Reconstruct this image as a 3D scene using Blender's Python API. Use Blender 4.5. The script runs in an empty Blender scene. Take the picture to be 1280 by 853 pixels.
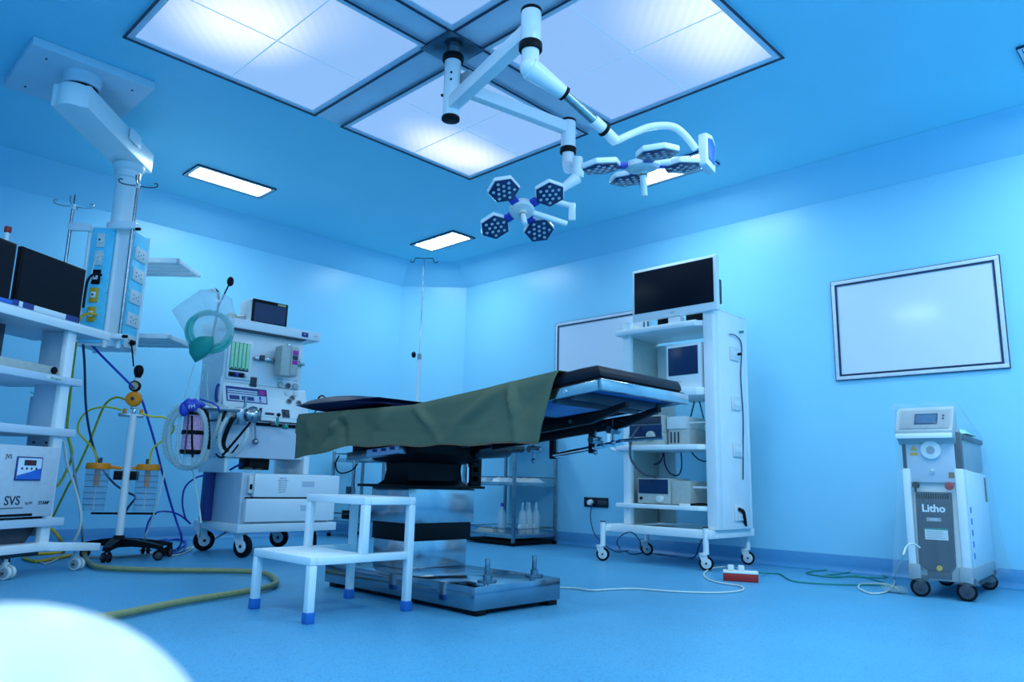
import bpy, bmesh, math, random
from mathutils import Vector, Matrix
from mathutils import noise as mnoise
random.seed(7)
SC = bpy.context.scene
COL = SC.collection
R_ = math.radians

# ---------------------------------------------------------------- camera, world, exposure
CAM_POS = Vector((0.0, 0.0, 0.55))
yaw, pitch, roll = R_(-44.491), R_(10.724), R_(1.401)
cf = Vector((math.sin(yaw)*math.cos(pitch), math.cos(yaw)*math.cos(pitch), math.sin(pitch)))
cr0 = Vector((math.cos(yaw), -math.sin(yaw), 0)); cu0 = cr0.cross(cf)
cr = math.cos(roll)*cr0 + math.sin(roll)*cu0
cu = -math.sin(roll)*cr0 + math.cos(roll)*cu0
cam = bpy.data.cameras.new('camera'); camo = bpy.data.objects.new('camera', cam); COL.objects.link(camo)
m3 = Matrix((cr, cu, -cf)).transposed()
camo.matrix_world = Matrix.Translation(CAM_POS) @ m3.to_4x4()
cam.sensor_width = 36.0; cam.lens = 36.0*928.86/1280.0
cam.clip_start = 0.02; cam.clip_end = 60
cam.dof.use_dof = True; cam.dof.focus_distance = 4.1; cam.dof.aperture_fstop = 3.0
SC.camera = camo
SC.view_settings.view_transform = 'Standard'; SC.view_settings.look = 'None'
SC.view_settings.gamma = 1.0; SC.view_settings.use_curve_mapping = False
SC.view_settings.exposure = 0.0
w = bpy.data.worlds.new('world'); SC.world = w; w.use_nodes = True
w.node_tree.nodes['Background'].inputs[0].default_value = (0.3, 0.6, 0.9, 1)
w.node_tree.nodes['Background'].inputs[1].default_value = 0.3
SC.cycles.max_bounces = 10; SC.cycles.diffuse_bounces = 6; SC.cycles.glossy_bounces = 4
SC.cycles.transparent_max_bounces = 16; SC.cycles.transmission_bounces = 6
SC.cycles.sample_clamp_indirect = 6.0
SC.cycles.caustics_reflective = False; SC.cycles.caustics_refractive = False
LIGHT_TINT = (0.68, 0.93, 1.0)
RECESS_POWER = 38.5          # radiance of the small recessed ceiling lights
PANEL_POWER = 1.0            # radiance of the big diffuser lights

# ---------------------------------------------------------------- materials
def mat(name, col, rough=.5, metal=0., noise=.04, scale=30., bump=0., spec=.5, alpha=1., trans=0., coat=0., ior=1.45):
    m = bpy.data.materials.new(name); m.use_nodes = True
    nt = m.node_tree; b = nt.nodes['Principled BSDF']
    b.inputs['Roughness'].default_value = rough; b.inputs['Metallic'].default_value = metal
    b.inputs['Specular IOR Level'].default_value = spec
    b.inputs['Alpha'].default_value = alpha; b.inputs['Transmission Weight'].default_value = trans
    b.inputs['Coat Weight'].default_value = coat; b.inputs['IOR'].default_value = ior
    tc = nt.nodes.new('ShaderNodeTexCoord'); nz = nt.nodes.new('ShaderNodeTexNoise')
    nz.inputs['Scale'].default_value = scale; nz.inputs['Detail'].default_value = 3
    nt.links.new(tc.outputs['Object'], nz.inputs['Vector'])
    rp = nt.nodes.new('ShaderNodeValToRGB')
    a = [max(0, c*(1-noise)) for c in col]; d = [min(1, c*(1+noise)) for c in col]
    rp.color_ramp.elements[0].color = (*a, 1); rp.color_ramp.elements[0].position = .35
    rp.color_ramp.elements[1].color = (*d, 1); rp.color_ramp.elements[1].position = .65
    nt.links.new(nz.outputs['Fac'], rp.inputs['Fac']); nt.links.new(rp.outputs['Color'], b.inputs['Base Color'])
    if bump:
        bp = nt.nodes.new('ShaderNodeBump'); bp.inputs['Strength'].default_value = bump; bp.inputs['Distance'].default_value = .003
        nt.links.new(nz.outputs['Fac'], bp.inputs['Height']); nt.links.new(bp.outputs['Normal'], b.inputs['Normal'])
    return m
def emis(name, col, s):
    m = bpy.data.materials.new(name); m.use_nodes = True; nt = m.node_tree
    b = nt.nodes['Principled BSDF']; b.inputs['Base Color'].default_value = (.8, .85, .9, 1)
    b.inputs['Emission Color'].default_value = (*col, 1); b.inputs['Emission Strength'].default_value = s
    b.inputs['Roughness'].default_value = .3
    return m
M = {}
M['wall'] = mat('wall_paint', (.31, .685, .89), .32, noise=.012, scale=2.5, spec=.35)
M['ceil'] = mat('ceiling_paint', (.28, .71, .87), .4, noise=.012, scale=2.5, spec=.3)
M['whiteboard'] = mat('board_glass', (.72, .76, .86), .12, noise=.01, scale=2, spec=.55)
M['board_frame'] = mat('board_alu', (.66, .70, .80), .4, 0.)
M['navy_line'] = mat('dark_blue_gasket', (.012, .03, .07), .4)
M['white'] = mat('white_enamel', (.84, .86, .88), .38, noise=.02, scale=8)
M['bin_white'] = mat('bin_plastic', (.97, .90, .86), .3, noise=.01)
M['white_gloss'] = mat('white_gloss', (.86, .88, .90), .22, noise=.01, scale=8)
M['offwhite'] = mat('off_white_plastic', (.72, .74, .74), .42, noise=.03, scale=10)
M['grey_body'] = mat('grey_blue_panel', (.55, .62, .72), .45, noise=.03, scale=6)
M['lilac'] = mat('lilac_grey_panel', (.60, .68, .78), .45, noise=.03, scale=6)
M['grey'] = mat('mid_grey', (.34, .37, .40), .45)
M['beige_grey'] = mat('grey_beige_metal', (.48, .50, .47), .45, noise=.05)
M['dark_grey'] = mat('dark_slate', (.055, .06, .08), .45)
M['black'] = mat('black_rubber', (.003, .0035, .006), .5, spec=.2)
M['black_gloss'] = mat('black_gloss', (.008, .009, .014), .12)
M['screen'] = mat('screen_glass', (.003, .005, .012), .35, spec=.18)
M['screen_blue'] = mat('screen_glass_blue', (.010, .035, .10), .3, spec=.35)
M['steel'] = mat('stainless', (.50, .53, .56), .17, 1., noise=.06, scale=14)
M['steel_brushed'] = mat('stainless_brushed', (.33, .36, .40), .3, 1., noise=.1, scale=20)
M['pole_steel'] = mat('pole_steel', (.30, .34, .38), .22, 1., noise=.05)
M['chrome'] = mat('chrome', (.85, .86, .88), .09, 1., noise=.01)
M['alu_strip'] = mat('ceiling_aluminium', (.66, .72, .84), .35, .15, noise=.04, scale=6)
M['navy_cushion'] = mat('navy_vinyl', (.008, .012, .050), .5, noise=.1, scale=20, bump=.1, spec=.22)
M['black_cushion'] = mat('black_vinyl', (.006, .008, .016), .45, noise=.1, scale=20, bump=.05, spec=.22)
M['cloth'] = mat('green_drape_cloth', (.115, .135, .090), .85, noise=.05, scale=160, bump=.12, spec=.15)
M['hem'] = mat('orange_hem_thread', (.30, .13, .06), .8)
M['blue_foot'] = mat('blue_rubber', (.02, .15, .50), .5)
M['royal'] = mat('royal_blue_plastic', (.03, .055, .46), .4)
M['blue_hose'] = mat('blue_hose', (.02, .05, .42), .35)
M['dark_hose'] = mat('dark_hose', (.02, .05, .11), .4)
M['yellow_hose'] = mat('yellow_hose', (.80, .62, .05), .35)
M['olive_hose'] = mat('olive_yellow_hose', (.42, .40, .04), .4)
M['yellow'] = mat('yellow_plate', (.80, .42, .02), .5)
M['orange'] = mat('orange_plastic', (1.0, .27, .0), .4, noise=.02)
M['drab'] = mat('drab_hose', (.26, .26, .12), .45, noise=.08, scale=40)
M['cable_white'] = mat('white_cable', (.62, .66, .62), .45)
M['green_cable'] = mat('green_cable', (.02, .26, .22), .45)
M['navy_cable'] = mat('navy_cable', (.01, .035, .12), .45)
M['red'] = mat('red_plastic', (.42, .02, .015), .4)
M['cyan_panel'] = mat('cyan_panel', (.16, .72, .95), .35)
M['navy_label'] = mat('navy_label', (.03, .05, .22), .5)
M['pink'] = mat('pink_lime_granules', (.85, .40, .60), .7, noise=.4, scale=160, bump=.5)
M['magenta'] = mat('magenta_label', (.50, .03, .32), .5)
M['green_tube'] = mat('pale_green_scale', (.45, .85, .50), .3)
M['teal'] = mat('teal_mask', (.01, .28, .24), .4)
M['tan'] = mat('tan_rubber', (.52, .42, .22), .5)
M['brown'] = mat('brown_label', (.25, .14, .05), .5)
M['skirting'] = mat('skirting_vinyl', (.07, .29, .55), .35, noise=.08, scale=200)
M['print'] = mat('dark_print', (.03, .04, .07), .5)
M['lightblue_print'] = mat('pale_print', (.75, .82, .9), .5)
M['pic_blue'] = mat('blue_graphic', (.03, .16, .62), .4)
M['floor'] = mat('floor_vinyl', (.10, .36, .58), .38, noise=.06, scale=1.3, spec=.25)
def clear(name, col, a, rough=.12):
    m = mat(name, col, rough, noise=.0, alpha=a, spec=.6); return m
M['clear'] = clear('clear_plastic', (.72, .82, .86), .36)
M['jar'] = clear('clear_jar', (.30, .50, .68), .30, .08)
M['wrap'] = clear('clear_wrap', (.55, .64, .66), .13, .18)
M['tube_clear'] = clear('milky_tube', (.62, .72, .70), .55, .25)
M['teal_clear'] = clear('teal_tube', (.06, .50, .46), .68, .25)

# floor speckle
nt = M['floor'].node_tree; b = nt.nodes['Principled BSDF']
old = b.inputs['Base Color'].links[0].from_socket
tc = nt.nodes.new('ShaderNodeTexCoord'); vo = nt.nodes.new('ShaderNodeTexVoronoi'); vo.inputs['Scale'].default_value = 95
nt.links.new(tc.outputs['Object'], vo.inputs['Vector'])
rp = nt.nodes.new('ShaderNodeValToRGB'); rp.color_ramp.elements[0].position = .20; rp.color_ramp.elements[1].position = .36
rp.color_ramp.elements[0].color = (.60, .62, .70, 1); rp.color_ramp.elements[1].color = (1, 1, 1, 1)
nt.links.new(vo.outputs['Distance'], rp.inputs['Fac'])
n2 = nt.nodes.new('ShaderNodeTexNoise'); n2.inputs['Scale'].default_value = 260
nt.links.new(tc.outputs['Object'], n2.inputs['Vector'])
r2 = nt.nodes.new('ShaderNodeValToRGB'); r2.color_ramp.elements[0].position = .3; r2.color_ramp.elements[1].position = .7
r2.color_ramp.elements[0].color = (.74, .80, .86, 1); r2.color_ramp.elements[1].color = (1.1, 1.08, 1.05, 1)
nt.links.new(n2.outputs['Fac'], r2.inputs['Fac'])
mx = nt.nodes.new('ShaderNodeMix'); mx.data_type = 'RGBA'; mx.blend_type = 'MULTIPLY'; mx.inputs[0].default_value = 1
nt.links.new(old, mx.inputs[6]); nt.links.new(rp.outputs['Color'], mx.inputs[7])
mx2 = nt.nodes.new('ShaderNodeMix'); mx2.data_type = 'RGBA'; mx2.blend_type = 'MULTIPLY'; mx2.inputs[0].default_value = 1
nt.links.new(mx.outputs[2], mx2.inputs[6]); nt.links.new(r2.outputs['Color'], mx2.inputs[7])
nt.links.new(mx2.outputs[2], b.inputs['Base Color'])

M['divider_glow'] = emis('divider_backlit', (.42, .68, 1.0), .26)
M['recess'] = emis('recess_light_diffuser', LIGHT_TINT, RECESS_POWER)
def panel_mat(name, spots, power=PANEL_POWER):
    """lit diffuser: brighter where the lamps sit behind it; spots = (x, y, radius, gain) in the panel's own frame"""
    m = bpy.data.materials.new(name); m.use_nodes = True; nt = m.node_tree
    b = nt.nodes['Principled BSDF']; b.inputs['Base Color'].default_value = (.10, .13, .18, 1); b.inputs['Roughness'].default_value = .35
    tc = nt.nodes.new('ShaderNodeTexCoord'); acc = None
    for (x, y, r, g) in spots:
        d = nt.nodes.new('ShaderNodeVectorMath'); d.operation = 'DISTANCE'; d.inputs[1].default_value = (x, y, 0)
        nt.links.new(tc.outputs['Object'], d.inputs[0])
        mr = nt.nodes.new('ShaderNodeMapRange'); mr.interpolation_type = 'SMOOTHSTEP'
        mr.inputs[1].default_value = 0; mr.inputs[2].default_value = r; mr.inputs[3].default_value = g; mr.inputs[4].default_value = 0
        nt.links.new(d.outputs['Value'], mr.inputs[0])
        if acc is None: acc = mr.outputs[0]
        else:
            a = nt.nodes.new('ShaderNodeMath'); a.operation = 'ADD'
            nt.links.new(acc, a.inputs[0]); nt.links.new(mr.outputs[0], a.inputs[1]); acc = a.outputs[0]
    wv = nt.nodes.new('ShaderNodeTexWave'); wv.bands_direction = 'DIAGONAL'; wv.inputs['Scale'].default_value = 9
    nt.links.new(tc.outputs['Object'], wv.inputs['Vector'])
    ml = nt.nodes.new('ShaderNodeMapRange'); ml.inputs[3].default_value = .93; ml.inputs[4].default_value = 1.06
    nt.links.new(wv.outputs['Fac'], ml.inputs[0])
    mu = nt.nodes.new('ShaderNodeMath'); mu.operation = 'MULTIPLY'
    nt.links.new(acc, mu.inputs[0]); nt.links.new(ml.outputs[0], mu.inputs[1])
    mix = nt.nodes.new('ShaderNodeMix'); mix.data_type = 'RGBA'; mix.clamp_factor = True
    nt.links.new(mu.outputs[0], mix.inputs[0])
    mix.inputs[6].default_value = (.25, .45, .79, 1); mix.inputs[7].default_value = (.95, 1.05, 1.15, 1)
    nt.links.new(mix.outputs[2], b.inputs['Emission Color']); b.inputs['Emission Strength'].default_value = power
    return m

LOFF = Vector((0, 0, 0))     # height offset of a hanging thing's own frame
# ---------------------------------------------------------------- mesh builder
class MB:
    def __init__(s): s.bm = bmesh.new()
    def _add(s, tmp, mx=None, mi=0):
        if mx is not None: bmesh.ops.transform(tmp, matrix=mx, verts=tmp.verts)
        vs = {v: s.bm.verts.new(v.co) for v in tmp.verts}
        for f in tmp.faces:
            try:
                nf = s.bm.faces.new([vs[v] for v in f.verts]); nf.material_index = mi
            except ValueError: pass
        tmp.free(); return s
    def box(s, x0, x1, y0, y1, z0, z1, bev=0., mx=None, seg=2, mi=0):
        t = bmesh.new(); bmesh.ops.create_cube(t, size=1)
        for v in t.verts: v.co = Vector(((x0+x1)/2+v.co.x*(x1-x0), (y0+y1)/2+v.co.y*(y1-y0), (z0+z1)/2+v.co.z*(z1-z0)))
        if bev: bmesh.ops.bevel(t, geom=list(t.edges), offset=bev, segments=seg, affect='EDGES', profile=.5, clamp_overlap=True)
        return s._add(t, mx, mi)
    def bar(s, p0, p1, wd, ht, bev=0., up=(0, 0, 1), mi=0):
        p0, p1 = Vector(p0), Vector(p1); d = p1-p0; L = d.length; d.normalize()
        side = Vector(up).cross(d)
        if side.length < 1e-4: side = Vector((1, 0, 0)).cross(d)
        side.normalize(); u = d.cross(side)
        mx = Matrix((d, side, u)).transposed().to_4x4(); mx.translation = (p0+p1)/2
        return s.box(-L/2, L/2, -wd/2, wd/2, -ht/2, ht/2, bev, mx, mi=mi)
    def cyl(s, p0, p1, r, r2=None, n=20, bev=0, mi=0):
        p0, p1 = Vector(p0), Vector(p1); d = p1-p0; r2 = r if r2 is None else r2
        t = bmesh.new(); bmesh.ops.create_cone(t, cap_ends=True, segments=n, radius1=r, radius2=r2, depth=d.length)
        if bev:
            es = [e for e in t.edges if len(e.link_faces) == 2 and any(len(f.verts) > 4 for f in e.link_faces)]
            bmesh.ops.bevel(t, geom=es, offset=bev, segments=2, affect='EDGES', profile=.5)
        mx = d.to_track_quat('Z', 'Y').to_matrix().to_4x4(); mx.translation = (p0+p1)/2
        return s._add(t, mx, mi)
    def sph(s, c, r, sc=(1, 1, 1), n=16, mx=None, mi=0):
        t = bmesh.new(); bmesh.ops.create_uvsphere(t, u_segments=n, v_segments=n//2+2, radius=r)
        for v in t.verts: v.co = Vector((v.co.x*sc[0]+c[0], v.co.y*sc[1]+c[1], v.co.z*sc[2]+c[2]))
        return s._add(t, mx, mi)
    def torus(s, c, R, r, axis=(0, 0, 1), n=28, k=8, mi=0):
        c = Vector(c); q = Vector(axis).to_track_quat('Z', 'Y')
        rings = []
        for i in range(n):
            a = 2*math.pi*i/n; ring = []
            for j in range(k):
                bb = 2*math.pi*j/k
                ring.append(s.bm.verts.new(c + q @ Vector(((R+r*math.cos(bb))*math.cos(a), (R+r*math.cos(bb))*math.sin(a), r*math.sin(bb)))))
            rings.append(ring)
        for i in range(n):
            for j in range(k):
                f = s.bm.faces.new((rings[i][j], rings[(i+1) % n][j], rings[(i+1) % n][(j+1) % k], rings[i][(j+1) % k])); f.material_index = mi
        return s
    def lathe(s, prof, c=(0, 0, 0), axis=(0, 0, 1), n=24, mi=0):
        c = Vector(c); q = Vector(axis).to_track_quat('Z', 'Y'); rings = []
        for (r, h) in prof:
            rings.append([s.bm.verts.new(c + q @ Vector((max(r, 1e-4)*math.cos(2*math.pi*i/n), max(r, 1e-4)*math.sin(2*math.pi*i/n), h))) for i in range(n)])
        for a, bq in zip(rings, rings[1:]):
            for i in range(n):
                f = s.bm.faces.new((a[i], a[(i+1) % n], bq[(i+1) % n], bq[i])); f.material_index = mi
        for ring, rev in ((rings[0], True), (rings[-1], False)):
            f = s.bm.faces.new(list(reversed(ring)) if rev else ring); f.material_index = mi
        return s
    def tube(s, pts, r, n=10, smooth=True, mi=0, ribs=0):
        P = [Vector(p) for p in pts]
        if smooth and len(P) > 2:
            Q = []
            for i in range(len(P)-1):
                p0 = P[max(i-1, 0)]; p1 = P[i]; p2 = P[i+1]; p3 = P[min(i+2, len(P)-1)]
                k = 6 if not ribs else max(4, int((p2-p1).length/ribs))
                for j in range(k):
                    t = j/k
                    Q.append(.5*((2*p1)+(p2-p0)*t+(2*p0-5*p1+4*p2-p3)*t*t+(3*p1-p0-3*p2+p3)*t**3))
            Q.append(P[-1]); P = Q
        rings = []; up = None
        for i, p in enumerate(P):
            d = (P[min(i+1, len(P)-1)]-P[max(i-1, 0)])
            if d.length < 1e-7: d = Vector((0, 0, 1))
            d.normalize()
            if up is None: up = d.orthogonal().normalized()
            up = (up - d*up.dot(d))
            if up.length < 1e-5: up = d.orthogonal()
            up.normalize(); sd = d.cross(up)
            rr = r*(1.0 if not ribs else (1.12 if i % 2 else .88))
            rings.append([s.bm.verts.new(p + (up*math.cos(2*math.pi*j/n)+sd*math.sin(2*math.pi*j/n))*rr) for j in range(n)])
        for a, bq in zip(rings, rings[1:]):
            for i in range(n):
                f = s.bm.faces.new((a[i], a[(i+1) % n], bq[(i+1) % n], bq[i])); f.material_index = mi
        s.bm.faces.new(list(reversed(rings[0]))).material_index = mi
        s.bm.faces.new(rings[-1]).material_index = mi
        return s
    def prism(s, poly, o, ux, uy, un, t0, t1, bev=0, mi=0):
        """polygon in the (ux, uy) frame at o, extruded along un from t0 to t1"""
        o, ux, uy, un = Vector(o), Vector(ux), Vector(uy), Vector(un)
        t = bmesh.new()
        a = [t.verts.new(o+ux*p[0]+uy*p[1]+un*t0) for p in poly]; c = [t.verts.new(o+ux*p[0]+uy*p[1]+un*t1) for p in poly]
        n = len(poly); t.faces.new(list(reversed(a))); t.faces.new(c)
        for i in range(n): t.faces.new((a[i], a[(i+1) % n], c[(i+1) % n], c[i]))
        bmesh.ops.recalc_face_normals(t, faces=t.faces)
        if bev: bmesh.ops.bevel(t, geom=list(t.edges), offset=bev, segments=2, affect='EDGES', profile=.5, clamp_overlap=True)
        return s._add(t, None, mi)
    def grid(s, rows, mi=0):
        V = [[s.bm.verts.new(p) for p in r] for r in rows]
        for i in range(len(V)-1):
            for j in range(len(V[0])-1):
                s.bm.faces.new((V[i][j], V[i+1][j], V[i+1][j+1], V[i][j+1])).material_index = mi
        return s
    def build(s, name, material, parent=None, local=False, solid=0):
        mats = material if isinstance(material, (list, tuple)) else [material]
        bmesh.ops.recalc_face_normals(s.bm, faces=s.bm.faces)
        me = bpy.data.meshes.new(name)
        if parent is not None and not local:
            s.bm.transform(root_mat(parent).inverted())
        elif parent is not None and LOFF.length > 0:
            s.bm.transform(Matrix.Translation(LOFF))
        elif parent is None and not local:   # put the origin at the base centre
            xs = [v.co for v in s.bm.verts]
            c = Vector(((min(v.x for v in xs)+max(v.x for v in xs))/2, (min(v.y for v in xs)+max(v.y for v in xs))/2, min(v.z for v in xs)))
            s.bm.transform(Matrix.Translation(-c))
        s.bm.to_mesh(me); s.bm.free()
        for m in mats: me.materials.append(m if not isinstance(m, str) else M[m])
        me.polygons.foreach_set('use_smooth', [True]*len(me.polygons)); me.set_sharp_from_angle(angle=R_(38))
        o = bpy.data.objects.new(name, me); COL.objects.link(o)
        if parent is not None: o.parent = parent
        elif not local: o.location = c
        if solid:
            md = o.modifiers.new('thickness', 'SOLIDIFY'); md.thickness = solid
        return o
def root_mat(p):
    while p.parent is not None: p = p.parent
    return Matrix.Translation(p.location) @ p.rotation_euler.to_matrix().to_4x4()
def tag(o, label=None, cat=None, group=None, kind=None):
    if label: o['label'] = label
    if cat: o['category'] = cat
    if group: o['group'] = group
    if kind: o['kind'] = kind
    return o
def thing(name, label, cat, loc=(0, 0, 0), rz=0., group=None):
    o = bpy.data.objects.new(name, None); o.empty_display_size = .1; COL.objects.link(o)
    o.location = loc; o.rotation_euler = (0, 0, rz); return tag(o, label, cat, group)
def struct(o): o['kind'] = 'structure'; return o
def copy_tree(o, parent=None):
    c = o.copy(); COL.objects.link(c); c.parent = parent
    for ch in list(o.children): copy_tree(ch, c)
    return c
def text(body, size, o, ux, uy, material, parent, name='lettering', depth=.0008, local=False, align='CENTER', off=0.0, label=None):
    cu_ = bpy.data.curves.new(name, 'FONT'); cu_.body = body; cu_.size = size; cu_.extrude = depth; cu_.align_x = align; cu_.align_y = 'CENTER'
    cu_.offset = off; cu_.resolution_u = 3
    tmp = bpy.data.objects.new(name+'_tmp', cu_); COL.objects.link(tmp)
    dg = bpy.context.evaluated_depsgraph_get(); me = bpy.data.meshes.new_from_object(tmp.evaluated_get(dg))
    bpy.data.objects.remove(tmp); 
    ux, uy = Vector(ux).normalized(), Vector(uy).normalized(); n = ux.cross(uy)
    mx = Matrix((ux, uy, n)).transposed().to_4x4(); mx.translation = Vector(o)
    if not local: mx = root_mat(parent).inverted() @ mx
    me.transform(mx); me.materials.clear(); me.materials.append(M[material])
    ob = bpy.data.objects.new(name, me); COL.objects.link(ob); ob.parent = parent
    if label: ob['label'] = label
    return ob
def cable(name, pts, r, material, label, cat='cable', group=None, n=8, ribs=0):
    o = MB().tube(pts, r, n=n, ribs=ribs).build(name, material); return tag(o, label, cat, group)
def castor(root, x, y, r=.045, top=.12, rz=0., wd=.022, fork='offwhite', tyre='black', hub='offwhite', local=False, twin=False, hk=.74):
    ca, sa = math.cos(rz), math.sin(rz); d = Vector((ca, sa, 0)); a = Vector((-sa, ca, 0)); c = Vector((x, y, r)); off = d*r*.45
    m = MB(); wc = c - off*0
    # fork: top plate, two cheeks
    tp = Vector((x, y, 0)) + off + Vector((0, 0, 2*r+.008))
    m.cyl(tp-Vector((0, 0, .006)), tp+Vector((0, 0, .008)), r*.55, n=14)
    for sgn in (-1, 1):
        q = a*sgn*(wd*.5+.005)
        m.prism([(-r*.45, -r*.15), (r*.15, -r*.45), (r*.5, -r*.1), (r*.95, r*1.12), (-r*.1, r*1.12)], c+q, d, (0, 0, 1), a, -.0025, .0025)
    m.cyl(Vector((tp.x, tp.y, tp.z)), Vector((tp.x, tp.y, max(top, tp.z+.01))), .011, n=10)
    f = m.build('castor', fork, root, local=local)
    for k, sgn in enumerate((-1, 1) if twin else (0,)):
        cc = c + a*sgn*(wd*.55+.006 if twin else 0)
        MB().lathe([(r*hk, -wd/2), (r*.92, -wd/2), (r, -wd/2+.004), (r, wd/2-.004), (r*.92, wd/2), (r*hk, wd/2)], cc, a, n=24).build('tyre', tyre, f, local=local)
        MB().lathe([(r*.12, -wd/2-.004), (r*(hk-.04), -wd/2-.001), (r*(hk+.02), 0), (r*(hk-.04), wd/2+.001), (r*.12, wd/2+.004)], cc, a, n=20).build('hub', hub, f, local=local)
    MB().cyl(c-a*(wd/2+.010+(wd if twin else 0)), c+a*(wd/2+.010+(wd if twin else 0)), r*.16, n=12).build('axle', 'dark_grey', f, local=local)
    return f
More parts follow.
